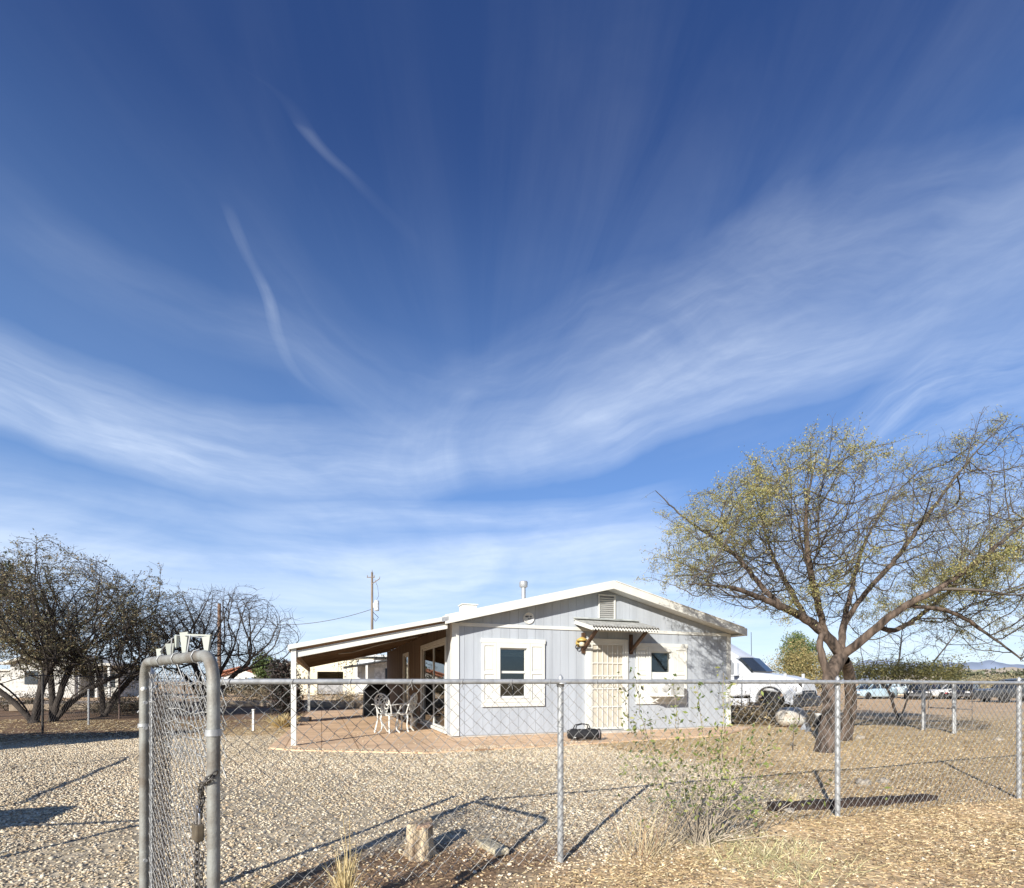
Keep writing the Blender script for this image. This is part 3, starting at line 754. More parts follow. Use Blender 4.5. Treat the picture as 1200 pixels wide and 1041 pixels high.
for k in range(6): # crushed fold of the spare mesh
    z = 1.19 - k * .055
    b.tube([(.07 + t * (gw - .16) / 14, .045 + .02 * math.sin(t * 1.9 + k * 2), z + .012 * math.sin(t * 2.7 + k)) for t in range(15)], .0028, 4)
b.build('folded_mesh', M('pale_wire', (.40, .40, .38), .6, .2), gate)
b = MB(); chainmesh(b, .17, .05, 1.16, .040, .0024, 4, x0=.05, y=.03); chainmesh(b, .17, .05, 1.16, .044, .0024, 4, x0=.05, y=.06, ph=1); b.build('mesh_edge_strip', wire_dark, gate)
b = MB(); b.cyl((.055, .02, .09), (.055, .02, 1.2), .005, 6); b.build('tension_bar', galv, gate)
for q0, q1, q2 in ((gw, 1.015, 1.037), (0, .985, 1.0)): b = MB(); b.cyl((q0, 0, q1), (q0, 0, q2), .026, 14); b.build('band', galv, gate)
for z in (1.10, .98, .35):
    b = MB(); b.cyl((-.03, 0, z), (.03, 0, z), .009, 8); b.obox((-.028, 0, z), .008, .012, .016); b.build('hinge_bolt', galv, gate)
b = MB(); b.blob((.05, -.012, 1.165), .012, .012, .012, 5); b.build('bolt_cap', white, gate)
b = MB()
for z0_ in (.16, .42, .68): # ties round top rail
    pass
for xx in (.33, .56, .83):
    b.tube([(xx + .03 * t / 8, .025 * math.sin(t * PI / 4), 1.292 + .026 * math.cos(t * PI / 4)) for t in range(9)], .0025, 4)
    b.tube([(xx + .03, -.005, 1.27), (xx + .05, .01, 1.21)], .0022, 4)
b.build('wire_ties', galv, gate)
# pale plastic flag tabs on a wire above the gate
b = MB(); b.tube([(.10, .03, 1.32), (.22, .03, 1.355), (.34, .03, 1.385), (.45, .03, 1.395), (.60, .03, 1.385), (.84, .03, 1.36)], .0022, 5); b.tube([(.34, .03, 1.30), (.36, .03, 1.39)], .003, 5); b.tube([(.62, .02, 1.30), (.63, .03, 1.385)], .003, 5); b.tube([(.13, .02, 1.29), (.12, .03, 1.33)], .003, 5)
tabs = b.build('tab_wire', galv, gate)
ga_ = -math.atan2(gd_.y, gd_.x)
for (xx, zt, w, h, tw) in ((.15, 1.350, .013, .055, 0), (.33, 1.365, .017, .080, .3), (.44, 1.395, .011, .05, -.6), (.55, 1.40, .016, .10, .1), (.84, 1.365, .015, .065, 0)):
    b = MB(); b.prism([(-w, 0), (w, .004), (.006, -h), (-.004, -h)], -.006, .006); o = b.build('wedge_tab', M('pale_plastic', (.36, .38, .33), .5, 0, .1), gate, (xx, .03, zt)); o.rotation_euler = (0, 0, ga_ + tw)
b = MB(); b.prism([(0, 0), (.11, -.004), (.10, -.010), (0, -.008)], -.004, .004); o = b.build('tab_strip', M('pale_plastic', (.36, .38, .33)), gate, (.56, .03, 1.395)); o.rotation_euler = (0, 0, ga_)

gp = thing('gate_post', 'galvanised hinge post half hidden behind the chain link of the gate', 'post', (-1.93, 2.72, 0))
b = MB(); b.cyl((0, 0, -.05), (0, 0, 1.22), .026, 14); b.lathe([(.03, 0), (.03, .03), (.018, .05), (.005, .07)], (0, 0, 1.22), 12); b.build('pipe', galv, gp)
b = MB()
for z in (1.17, 1.10, 1.04, .97, .5, .2): b.tube([(.034 * math.cos(a), .034 * math.sin(a), z + .008 * math.sin(a * 2)) for a in np.linspace(0, 2 * PI, 13)], .006, 5)
for k in range(14): b.tube([(.035 * math.cos(k * 1.3), .035 * math.sin(k * 1.3), 1.18 - k * .016), (.05 * math.cos(k * 1.3 + 1), .045 * math.sin(k * 1.3 + 1), 1.15 - k * .016)], .004, 4)
b.build('wire_wrap', M('pale_wire2', (.6, .6, .58), .6, .2), gp)

# chain & padlock
lockpos = Vector((-1.075, 1.775, 0))
ch = thing('padlock_chain', 'dark steel chain looped round the gate upright and hanging down', 'chain', (gB.x, gB.y, 0), math.atan2(gd_.y, gd_.x))
chm = M('chain_steel', (.13, .12, .11), .5, .6, .2, 30)
b = MB()
def link(c, d, twist, L_=.030, w=.0085, r=.0026):
    d = Vector(d).normalized(); x = d.orthogonal().normalized(); q = Matrix.Rotation(twist, 3, d); x = q @ x
    pts = [Vector(c) + d * (L_ / 2 * math.cos(a)) + x * (w * math.sin(a)) for a in np.linspace(0, 2 * PI, 10)[:-1]]
    b.tube(pts, r, 5, closed=True)
path = [Vector(p) for p in ((.028, -.01, .875), (.0, -.03, .855), (-.03, -.032, .83), (-.045, -.02, .80), (-.05, -.03, .74), (-.06, -.035, .69), (-.072, -.03, .64), (-.078, -.03, .55), (-.08, -.03, .42), (-.08, -.03, .3), (-.075, -.03, .2))]
path2 = [Vector(p) for p in ((.03, .0, .895), (.022, -.028, .87), (-.01, -.034, .85), (-.035, -.03, .80), (-.03, -.035, .755), (-.045, -.03, .70))]
path3 = [Vector(p) for p in ((-.03, -.03, .62), (-.03, -.03, .5), (-.028, -.03, .38), (-.03, -.03, .25))]
for pth in (path, path2, path3):
    tot = 0; k = 0
    for a, c in zip(pth, pth[1:]):
        L_ = (c - a).length; m = max(1, round(L_ / .023))
        for i in range(m): link(a.lerp(c, (i + .5) / m), c - a, (k % 2) * PI / 2); k += 1
b.build('chain_links', chm, ch)
lk = thing('padlock', 'worn brass padlock hanging on the chain by the gate upright', 'padlock', (gB.x, gB.y, 0), math.atan2(gd_.y, gd_.x))
b = MB(); b.box(-.075, -.02, -.048, -.022, .655, .715); b.build('lock_body', M('old_brass', (.17, .14, .10), .5, .5, .2, 20), lk, bevel=.005)
b = MB(); b.tube([(-.065, -.035, .71), (-.066, -.035, .745), (-.058, -.035, .765), (-.047, -.035, .772), (-.036, -.035, .765), (-.029, -.035, .745), (-.03, -.035, .71)], .0045, 8); b.build('shackle', chrome, lk)

# second fence stretch and the open drive gate, left of frame (they throw the rail shadows seen on the gravel)
lf = thing('drive_gate', 'wide pipe frame drive gate swung open into the yard', 'gate', (-6.07, 2.55, 0), math.atan2(3.3, -1.42))
b = MB(); b.tube(rrect(0, 3.5, .08, 1.2, .1), .02, 8, closed=True); b.build('pipe_frame', galv_gate, lf)
lf2 = thing('left_fence', 'short stretch of chain link fence left of the drive opening', 'fence', (-5.6, 1.72, 0), math.atan2(.2, .95))
b = MB(); b.cyl((0, 0, 1.2), (1.3, 0, 1.2), .017, 8); b.build('top_rail', galv, lf2)
b = MB(); b.cyl((0, 0, 0), (0, 0, 1.22), .025, 8); b.cyl((1.3, 0, 0), (1.3, 0, 1.22), .025, 8); b.build('post', galv, lf2)
wb = thing('unseen_shadow_bin', 'green wheeled rubbish bin added out of view at left to cast a shadow on the gravel', 'bin', (-5.55, 2.35, 0), R(20))  # unseen bin, added to throw the rounded shadow at the left edge
b = MB(); b.prism([(-.27, .08), (.27, .08), (.36, .98), (-.36, .98)], -.30, .30, 'y'); b.build('bin_body', M('green_plastic', (.03, .09, .05), .5), wb, bevel=.04)
b = MB(); b.box(-.38, .38, -.32, .34, .985, 1.06); b.build('lid', M('green_plastic', (.03, .09, .05), .5), wb, bevel=.03)
for q0 in (-.3, .22): b = MB(); b.cyl((q0, .3, .1), (q0 + .08, .3, .1), .1); b.build('wheel', rubber, wb)

# ------------------------------------------------------------------ side fences
def sidefence(name, label, p0, dirv, posts, L_, h, rail_r=.012, matr=galv, wm=wire_dark, pitch=.13, heights=None, mats=None, wr=.0022, z0=.03):
    f = thing(name, label, 'fence', p0, math.atan2(dirv[1], dirv[0]))
    b = MB(); chainmesh(b, L_, z0, h - .02, pitch, wr, 3); b.build('mesh', wm, f)
    b = MB(); b.tube([(0, 0, h), (L_, 0, h)], rail_r, 6); b.build('top_rail', matr, f)
    for i, t in enumerate(posts):
        b = MB(); hh = (heights[i] if heights else h + .02); b.cyl((t, .02, -.03), (t, .02, hh), .024, 8); b.lathe([(.028, 0), (.024, .03), (.004, .05)], (t, .02, hh), 8)
        b.build('post', (mats[i] if mats else matr), f)
    return f
dk = M('dark_steel_post', (.06, .055, .05), .8, .2)
sidefence('side_fence', 'thin dark chain link fence under the left mesquites', (-10.6, 11.2, 0), (-.349, .937), (.7, 3.2, 5.5, 9.6, 13.8), 16.5, 1.34, .014, dk, wire_dark, .12, heights=[1.36, .95, 1.36, 1.36, 1.36], mats=[dk, galv, M('brown_post', (.16, .11, .09), .8), dk, dk])
rf = sidefence('right_side_fence', 'chain link side fence along the right of the yard by the parked cars', (11.2, 9.5, 0), (-.349, .937), (0., 9.0), 2.2, 1.2, .014, galv, wire, .11)
# posts of a small gap gate
for i, (px, py, lab) in enumerate(((1083, 856, 'galvanised gate post, left one of the pair near the parked cars'), (1119, 860, 'galvanised gate post, right one of the pair near the parked cars'))):
    Z = gd(py); p = at(px, Z)
    o = thing('gap_gate_post', lab, 'post', p, 0, 'pair of gap gate posts')
    b = MB(); b.cyl((-.03, 0, 0), (-.03, 0, 1.2), .03, 10); b.cyl((.05, .05, 0), (.05, .05, 1.17), .022, 10)
    for z in (.2, .6, 1.05): b.cyl((-.03, 0, z), (-.03, 0, z + .03), .035, 10)
    b.build('pipe', galv, o)
o = thing('gap_gate', 'small chain link gate panel hung between two posts at the yard side', 'gate', at(1086, 12.4), math.atan2(-.55, .7))
b = MB(); b.tube(rrect(.03, .82, .08, 1.15, .03, 2), .008, 8, closed=True); b.cyl((.03, 0, .58), (.82, 0, .55), .014, 8); b.build('pipe_frame', M('aged_pipe', (.22, .20, .18), .7, .2), o)
b = MB(); chainmesh(b, .76, .1, 1.13, .11, .0022, 3, x0=.05); b.build('mesh', wire, o)
# ------------------------------------------------------------------ trees
def resample(poly, step, jit=0.):
    poly = [Vector(p) for p in poly]; out = []
    n = len(poly)
    for i in range(n - 1):
        p0 = poly[max(i - 1, 0)]; p1 = poly[i]; p2 = poly[i + 1]; p3 = poly[min(i + 2, n - 1)]
        m = max(1, int((p2 - p1).length / step))
        for k in range(m):
            t = k / m
            q = .5 * ((2 * p1) + (-p0 + p2) * t + (2 * p0 - 5 * p1 + 4 * p2 - p3) * t * t + (-p0 + 3 * p1 - 3 * p2 + p3) * t ** 3)
            if jit: q = q + Vector((rng.normal(), rng.normal(), rng.normal())) * jit
            out.append(q)
    out.append(poly[-1]); return out

def grow(limbs, attr, step=.14, kill=.24, infl=1.6, iters=140, inertia=.45, jit=.12, trop=(0, 0, 0), lr=None, roots=()):
    P = []; par = []; FR = []
    for li, poly in enumerate(limbs):
        pts = resample(poly, step, .006 if li else .002)
        if li == 0 or li in roots: prev = -1
        else:
            A = np.array(P); prev = int(np.argmin(((A - np.array(pts[0])) ** 2).sum(1)))
        if prev >= 0: pts = pts[1:] if len(pts) > 1 else pts
        ra, rb = (lr[li] if lr and li < len(lr) and lr[li] else (0, 0))
        for k_, q in enumerate(pts): P.append(tuple(q)); par.append(prev); prev = len(P) - 1; FR.append(ra + (rb - ra) * k_ / max(1, len(pts) - 1))
    P = np.array(P, dtype=float); par = list(par)
    D = np.zeros_like(P)
    for i in range(len(P)):
        if par[i] >= 0: d = P[i] - P[par[i]]; D[i] = d / (np.linalg.norm(d) + 1e-9)
        else: D[i] = (0, 0, 1)
    A = np.array(attr, dtype=float)
    def d2(A, Q): return (A ** 2).sum(1)[:, None] + (Q ** 2).sum(1)[None] - 2 * A @ Q.T
    dd = d2(A, P); near = dd.argmin(1); nd = dd.min(1)
    trop = np.array(trop, dtype=float)
    childs = np.zeros(len(P), int)
    for it in range(iters):
        act = nd < infl ** 2
        if not act.any() or len(A) == 0: break
        u = np.unique(near[act])
        v = A[act] - P[near[act]]; v /= np.linalg.norm(v, axis=1, keepdims=True) + 1e-9
        S = np.zeros_like(P); np.add.at(S, near[act], v)
        d = S[u]; d /= np.linalg.norm(d, axis=1, keepdims=True) + 1e-9
        ok = childs[u] < 4; u = u[ok]; d = d[ok]
        if len(u) == 0: break
        d = d + D[u] * inertia + trop + rng.normal(size=d.shape) * jit; d /= np.linalg.norm(d, axis=1, keepdims=True) + 1e-9
        NP = P[u] + d * step
        childs[u] += 1
        n0 = len(P); P = np.vstack([P, NP]); D = np.vstack([D, d]); par += list(u); childs = np.concatenate([childs, np.zeros(len(u), int)])
        dn = d2(A, NP); j = dn.argmin(1); mn = dn.min(1); upd = mn < nd
        near = np.where(upd, n0 + j, near); nd = np.where(upd, mn, nd)
        keep = nd > kill ** 2; A = A[keep]; near = near[keep]; nd = nd[keep]
    FR = np.concatenate([np.array(FR), np.zeros(len(P) - len(FR))])
    return P, np.array(par), D, FR

def radii(P, par, rt=.0035, e=2.1, mx=.3):
    n = len(P); acc = np.zeros(n); has = np.zeros(n, bool)
    for i in range(n - 1, -1, -1):
        # parents always have lower index
        if not has[i]: acc[i] = rt ** e
        p = par[i]
        if p >= 0: acc[p] += acc[i]; has[p] = True
    return np.minimum(acc ** (1 / e), mx)

def skeleton_mesh(P, par, rad, thick, add_r=None):
    """tubes along chains -> two MBs (thick wood, thin wood)"""
    n = len(P); ch = [[] for _ in range(n)]
    for i, p in enumerate(par):
        if p >= 0: ch[p].append(i)
    big = MB(); small = MB()
    starts = [(i, -1) for i in range(n) if par[i] < 0]
    while starts:
        i, p = starts.pop()
        pts = []; rr = []
        if p >= 0: pts.append(P[p]); rr.append(min(rad[p], rad[i] * 1.15))
        while True:
            pts.append(P[i]); rr.append(rad[i])
            if not ch[i]: break
            c = sorted(ch[i], key=lambda q: -rad[q])
            for q in c[1:]: starts.append((q, i))
            i = c[0]
        if len(pts) < 2: continue
        # split where radius passes the threshold
        k = 0
        while k < len(pts) and rr[k] > thick: k += 1
        if k >= 2: big.tube(pts[:k + 1] if k < len(pts) else pts, rr[:k + 1] if k < len(pts) else rr, 9 if rr[0] > .05 else 6, caps=False)
        if k < len(pts):
            s = max(0, k - (1 if k >= 2 else 0)) if k >= 2 else 0
            q = pts[s:]; 
            if len(q) >= 2:
                r2 = rr[s:]; small.tube(q, r2, 4 if r2[0] > .012 else 3, caps=False)
    return big, small

def addtwigs(P, par, D, rad, rmax, prob, ln=(.1, .3), spread=.8, trop=(0, 0, 0), seg=3, seed=0):
    r = np.random.default_rng(seed); cand = np.where((rad < rmax) & (r.random(len(P)) < prob))[0]
    tw = []; ends = []
    for i in cand:
        for q in range(r.integers(1, 3)):
            d = D[i] + r.normal(size=3) * spread; d /= np.linalg.norm(d); L_ = r.uniform(*ln); p = P[i].copy(); pts = [p.copy()]
            for s in range(seg):
                d = d + r.normal(size=3) * .22 + np.array(trop); d /= np.linalg.norm(d); p = p + d * L_ / seg; pts.append(p.copy())
            tw.append(pts); ends += pts[1:]
    return tw, ends

def ellipsoid_pts(spec, n, shell=.0, floor=None):
    out = []; vol = np.array([a[3] * a[4] * a[5] for a in spec]); cnt = (n * vol / vol.sum()).astype(int)
    for a, c in zip(spec, cnt):
        q = rng.normal(size=(c, 3)); q /= np.linalg.norm(q, axis=1, keepdims=True); q *= (rng.random((c, 1)) * (1 - shell ** 3) + shell ** 3) ** (1 / 3)
        q = q * np.array(a[3:6]) + np.array(a[:3])
        # uneven density
        dn = fbm(q[:, 0] + q[:, 1] * .4, q[:, 2] + q[:, 1] * .3, .9, 33); q = q[rng.random(len(q)) < np.clip((dn - .3) * 3.2, .1, 1)]
        if floor is not None: q = q[q[:, 2] > floor]
        out.append(q)
    return np.vstack(out)

def make_tree(name, label, cat, base, limbs, spec, natt, step=.14, kill=.25, infl=1.7, rt=.0035, e=2.1, mx=.25, thick=.03, twp=.5, twl=(.1, .3), leafn=8000, leafsize=.05, palette=None, wood=bark, twood=twigm, floor=None, trop=(0, 0, 0), ttrop=(0, 0, 0), minr=None, seed=1, twr=.006, inertia=.45, group=None, jit=.12, lasp=.4, twrad=.0028, lr=None, roots=(), sweep=0, sweepd=(0, 0, .5), sext=.05, tsp=.8, clump=.42):
    t = thing(name, label, cat, base, 0, group)
    A = ellipsoid_pts(spec, natt, floor=floor)
    limbs = list(limbs)
    if sweep:
        LP = np.vstack([np.array([tuple(v) for v in resample(l, .15)][3 if i_ else 8:]) for i_, l in enumerate(limbs) if i_ not in roots])
        TD = ellipsoid_pts(spec, sweep * 4, shell=.75, floor=floor)
        for tg in TD[rng.permutation(len(TD))[:sweep]]:
            dd = np.linalg.norm(LP - tg, axis=1); cand = np.where((dd > .9) & (LP[:, 2] < tg[2] + .1))[0]
            if len(cand) == 0: continue
            c_ = cand[np.argsort(dd[cand])[:6]]; st = LP[rng.choice(c_)]; ln_ = np.linalg.norm(tg - st); out_ = (tg - st) / ln_
            m1 = st + out_ * ln_ * .35 + rng.normal(size=3) * ln_ * .07 - np.array(sweepd) * ln_ * .10; m2 = st + out_ * ln_ * .7 + rng.normal(size=3) * ln_ * .06 - np.array(sweepd) * ln_ * .06
            tg = tg + out_ * rng.uniform(0, sext); limbs.append([Vector(st), Vector(m1), Vector(m2), Vector(tg)])
    P, par, D, FR = grow(limbs, A, step, kill, infl, 140, inertia, jit, trop, lr, roots)
    rad = np.maximum(radii(P, par, rt, e, mx), FR)
    if minr is not None:
        # flare the trunk
        hgt = P[:, 2]; fl = 1 + .32 * np.exp(-np.clip(hgt, 0, None) / .22); rad = np.where(rad > minr, rad * fl, rad)
    b0 = np.array(base)
    P0 = P - b0
    big, small = skeleton_mesh(P0, par, rad, thick)
    big.build('trunk', wood, t)
    tw, ends = addtwigs(P0, par, D, rad, twr * 3, twp, twl, tsp, ttrop, 3, seed)
    for q in tw: small.tube(q, [twrad, twrad * .9, twrad * .75, twrad * .5], 3, caps=False)
    cr = small.build('crown', twood, t)
    if leafn:
        E = np.array(ends) if len(ends) else P0
        dn = fbm(E[:, 0] * 1. + E[:, 1] * .6, E[:, 2] + E[:, 1] * .5, 1.1, 50 + seed); w = np.clip((dn - clump) * 6, .05, 1); w /= w.sum()
        sel = E[rng.choice(len(E), leafn, p=w)] + rng.normal(size=(leafn, 3)) * .035
        Vq, Fq, pc = leafquads(sel, leafsize, palette, seed, lasp)
        npmesh('foliage', Vq, Fq, leafm, t, pc)
    return t

Z9 = 9.6
def q(px, py, Z): return P3(px, py, Z)
crotch = q(986, 768, 9.5)
baseA = Vector((5.30, 8.72, -.25)); baseB = Vector((6.75, 10.5, -.25))
limbs = [
 [baseA, q(972, 850, 8.9), q(974, 820, 9.1), q(972, 795, 9.3), q(980, 778, 9.45), crotch],
 [crotch, q(968, 745, 9.5), q(945, 726, 9.4), q(918, 712, 9.2), q(888, 700, 9.0), q(862, 690, 8.8), q(835, 686, 8.6), q(805, 684, 8.4)],
 [q(918, 712, 9.2), q(890, 685, 9.4), q(866, 655, 9.6), q(838, 632, 9.7), q(800, 605, 9.7), q(768, 575, 9.7)],
 [q(945, 726, 9.4), q(925, 690, 9.8), q(905, 650, 10.2), q(890, 600, 10.5), q(875, 545, 10.6)],
 [q(968, 745, 9.5), q(958, 705, 9.2), q(948, 660, 8.9), q(945, 600, 8.7), q(958, 530, 8.6)],
 [crotch, q(988, 735, 9.7), q(998, 690, 10.1), q(1012, 640, 10.4), q(1040, 590, 10.6), q(1080, 550, 10.7)],
 [q(988, 735, 9.7), q(1010, 700, 9.6), q(1050, 655, 9.5), q(1090, 600, 9.4), q(1135, 540, 9.3), q(1180, 492, 9.2)],
 [crotch, q(1002, 757, 9.3), q(1028, 735, 9.1), q(1058, 712, 8.9), q(1100, 690, 8.7), q(1150, 655, 8.6), q(1215, 600, 8.5)],
 [q(1058, 712, 8.9), q(1090, 712, 9.0), q(1125, 722, 9.1), q(1160, 745, 9.2), q(1200, 775, 9.2)],
 [q(1028, 735, 9.1), q(1050, 738, 9.8), q(1080, 720, 10.6), q(1130, 680, 11.2), q(1190, 640, 11.6)],
 [q(1100, 690, 8.7), q(1150, 692, 8.4), q(1200, 700, 8.2)],
 [baseB, q(996, 835, 10.4), q(996, 805, 10.2), q(994, 785, 9.9), q(990, 774, 9.62)],
 [q(972, 795, 9.3), q(964, 772, 9.35), q(960, 752, 9.4), q(966, 742, 9.45)],
]
LR = [(.155, .115), (.10, .006), (.05, .006), (.045, .006), (.045, .006), (.06, .006), (.045, .006), (.08, .006), (.035, .006), (.045, .006), (.03, .006), (.12, .09), (.07, .05)]
spec = [(4.7, 9.5, 3.85, 1.85, 2.2, 1.15), (3.9, 9.4, 3.5, 1.2, 1.6, .9), (5.35, 9.5, 4.2, 1.1, 2.0, 1.35), (7.1, 9.8, 3.5, 1.6, 2.2, 1.15),
        (8.5, 9.6, 4.65, 1.3, 1.8, 1.15), (9.3, 9.6, 3.6, 1.8, 2.2, 1.1), (9.2, 9.2, 2.4, 1.3, 1.7, .55)]
make_tree('mesquite_tree', 'large double trunked mesquite with wide sparse crown beside the house', 'tree', (5.33, 8.75, 0), limbs, spec, 15000, .10, .16, 1.0, rt=.0034, e=2.2, mx=.15, thick=.03, lr=LR, roots=(11,), sweep=210, sweepd=(0, 0, 1.5), sext=.45, tsp=.5, clump=.47,
          twp=.5, twl=(.14, .42), leafn=120000, leafsize=.036, palette=[(.29, .28, .09), (.36, .34, .12), (.20, .21, .07), (.40, .34, .15), (.32, .27, .12), (.26, .26, .11)], floor=2.15, trop=(.07, 0, .13), minr=.10, seed=3, inertia=.85, jit=.16, lasp=.32)

# small flat topped mesquite behind
tb = at(1054, 15.6)
limbs = [[tb, tb + Vector((-.18, 0, .45)), tb + Vector((-.35, 0, .95)), tb + Vector((-.9, .2, 1.5))], [tb, tb + Vector((.15, 0, .4)), tb + Vector((.4, 0, 1.0)), tb + Vector((.9, 0, 1.5))],
         [tb + Vector((-.35, 0, .95)), tb + Vector((.1, .2, 1.7)), tb + Vector((.3, .3, 2.6))], [tb + Vector((.4, 0, 1.)), tb + Vector((1.2, .1, 1.9)), tb + Vector((1.9, 0, 2.9))]]
make_tree('small_mesquite', 'small twin trunked mesquite with olive flat lower crown near the parked cars', 'tree', tb, limbs,
          [(tb.x, tb.y, 1.6, 1.75, 1.2, .32), (tb.x + .2, tb.y, 2.6, 1.8, 1.2, 1.1)], 1700, .15, .25, 1.6, rt=.005, e=2.1, mx=.085, thick=.03, twp=.7, twl=(.15, .35), leafn=0, floor=1.2, seed=5)
pp = []
for k in range(9000):
    a = rng.uniform(0, 2 * PI); rr = rng.random() ** .5
    pp.append((rr * 1.8 * math.cos(a), rr * 1.2 * math.sin(a), 1.5 + rng.normal() * .16))
Vq, Fq, pc = leafquads(np.array(pp), .07, [(.20, .19, .07), (.27, .24, .09), (.15, .15, .06)], 6, .4)
o = npmesh('foliage', Vq, Fq, leafm, [o for o in bpy.data.objects if o.name == 'small_mesquite'][0], pc)

# left dark mesquites
dpal = [(.15, .14, .07), (.20, .16, .09), (.11, .11, .06), (.26, .19, .10), (.24, .22, .12)]
def left_tree(label, bx, bz, hgt, rad, leans, seed, leaf=22000, name='mesquite_tree', nat=6500, wood=bark_dk, twood=twig_dk, low=1.3, top=None, pal_=dpal, rt=.0055, mx=.17, kill=.21, twp=.8, ls=.06, twrad=.0045):
    base = Vector(((bx - 600) / 600 * bz, bz, -.03)); limbs = []
    crown = []
    for (dx, dy, dz) in leans:
        p = base + Vector((dx, dy, dz)); limbs.append([base, base + Vector((dx * .25, dy * .3, dz * .4)), base + Vector((dx * .6, dy * .6, dz * .75)), p])
        crown.append((p.x + dx * .25, p.y + dy * .2, dz + (hgt - dz) * .42, rad * .62, rad * .62, (hgt - dz) * .5))
    crown.append((base.x, base.y, hgt * .62, rad, rad * .9, hgt * .36))
    return make_tree(name, label, 'tree', base, limbs, crown, nat, .15, kill, 1.8, rt=rt, e=2.15, mx=mx, thick=.035, twp=twp, twl=(.15, .4), leafn=leaf, leafsize=ls, palette=pal_, wood=wood, twood=twood, floor=low, trop=(0, 0, .08), seed=seed, minr=.08, twrad=twrad, sweep=60, sweepd=(0, 0, .9), sext=.35, tsp=.55, inertia=.8)
left_tree('dark mesquite at the far left, its leaning trunk standing beside the side fence', 40, 14.9, 5.4, 2.7, [(-1.4, .2, 1.3), (.9, -.3, 1.9), (.1, .5, 2.1), (-2.2, -.3, 1.7)], 11, leaf=19000, low=.95)
left_tree('dark mesquite with three curving trunks, second from the left edge', 62, 15.6, 4.9, 2.4, [(1.5, 0, 1.35), (.7, .2, 2.2), (1.9, .4, 1.5), (-.4, .3, 2.0)], 12, leaf=17000, low=.95)
left_tree('dark leafy mesquite standing just left of the gate', 122, 17.5, 4.1, 1.9, [(.9, 0, 1.5), (-.5, .2, 2.0), (1.4, .4, 1.9)], 13, leaf=12000, mx=.14)
left_tree('bare fan shaped tree rising behind the top of the gate', 244, 18.8, 4.7, 2.1, [(1.5, 0, 1.9), (.7, .2, 2.2), (-.8, .1, 2.2), (-1.3, .2, 1.7), (.2, -.3, 2.4), (1.1, -.3, 1.3)], 14, leaf=0, name='bare_tree', nat=9000, low=1.0, mx=.16, kill=.16, twp=.9, rt=.0062)
# tree out of frame on the left, shading the drive
left_tree('evergreen tree outside the left edge, its crown tip reaching the picture', -60, 16.5, 5.6, 2.2, [(.3, 0, 2.2), (-.5, .2, 2.0)], 15, leaf=14000, name='evergreen_tree', low=1.0, nat=1500, ls=.11, pal_=[(.05, .07, .03), (.07, .09, .045)])
o = thing('hedge', 'dense clipped hedge added out of view at left to shade the ground', 'hedge', (-12.6, 6.2, 0), R(12))  # unseen hedge, added so that its shadow forms the dark ground band
pts = np.c_[rng.uniform(-2.1, 2.3, 16000), rng.uniform(-.4, .4, 16000), rng.uniform(.1, 2.75, 16000)]
Vq, Fq, pc = leafquads(pts, .16, [(.06, .08, .035), (.09, .11, .05)], 9, .6); npmesh('foliage', Vq, Fq, leafm, o, pc)
b = MB()
for k in range(9): b.tube([(-1.9 + k * .5, 0, 0), (-1.9 + k * .5 + rng.uniform(-.1, .1), 0, 2.2)], .03, 5)
b.build('stems', bark_dk, o)

# foliage masses (evergreens, bushes)
def bushy(name, label, cat, base, blobs, n, size, palette, seed, trunk=None, asp=.5, wood=bark_dk, group=None, gap=.44):
    t = thing(name, label, cat, base, 0, group); r = np.random.default_rng(seed)
    vol = np.array([(a[3] * a[4] * a[5]) ** .8 for a in blobs]); cnt = (n * vol / vol.sum()).astype(int); out = []
    for a, c in zip(blobs, cnt):
        d = r.normal(size=(c, 3)); d /= np.linalg.norm(d, axis=1, keepdims=True)
        nn = np.array([mnoise.noise(Vector(v) * 2.3 + Vector((seed, a[0], a[2]))) for v in d]); rr = (r.random(c) ** .4) * (1 + .5 * nn)
        out.append(d * rr[:, None] * np.array(a[3:6]) + np.array(a[:3]))
    pts = np.vstack(out); dn = fbm(pts[:, 0] + pts[:, 1], pts[:, 2] + pts[:, 1] * .3 + 9, 2.2 / max(a[3] for a in blobs), seed + 3); pts = pts[(dn > gap) | (r.random(len(pts)) < .3)]
    pts = pts[pts[:, 2] > .02]
    Vq, Fq, pc = leafquads(pts, size, palette, seed, asp); b = MB()
    if trunk:
        h, rd, k = trunk
        for i in range(k):
            a = blobs[i % len(blobs)]
            b.tube([(r.uniform(-.1, .1) * (k > 1), 0, -.05), (a[0] * .4, a[1] * .4, h * .5), (a[0] * .8, a[1] * .8, max(h, a[2] * .8))], [rd, rd * .75, rd * .4], 6)
    for i in range(14):
        a = blobs[i % len(blobs)]; e = Vector(a[:3]) + Vector((r.normal() * a[3] * .5, r.normal() * a[4] * .5, r.normal() * a[5] * .5)); s = Vector((0, 0, (trunk[0] * .6 if trunk else .02)))
        b.tube([s, s.lerp(e, .5) + Vector((0, 0, .1)), e], [.02, .014, .006], 4, caps=False)
    b.build('trunk', wood, t)
    npmesh('crown', Vq, Fq, leafm, t, pc)
    return t
gpal = [(.07, .11, .035), (.10, .14, .05), (.14, .17, .06), (.05, .08, .03)]
Z = 40
def W2(px, Z): return (px - 600) / 600 * Z
bl = [(0, 0, 2.6, 1.0, 1, 2.0), (-.3, .2, 3.8, .75, .8, 1.4), (.7, 0, 3.4, .7, .8, 1.1), (0, .2, 4.6, .6, .6, .7)]
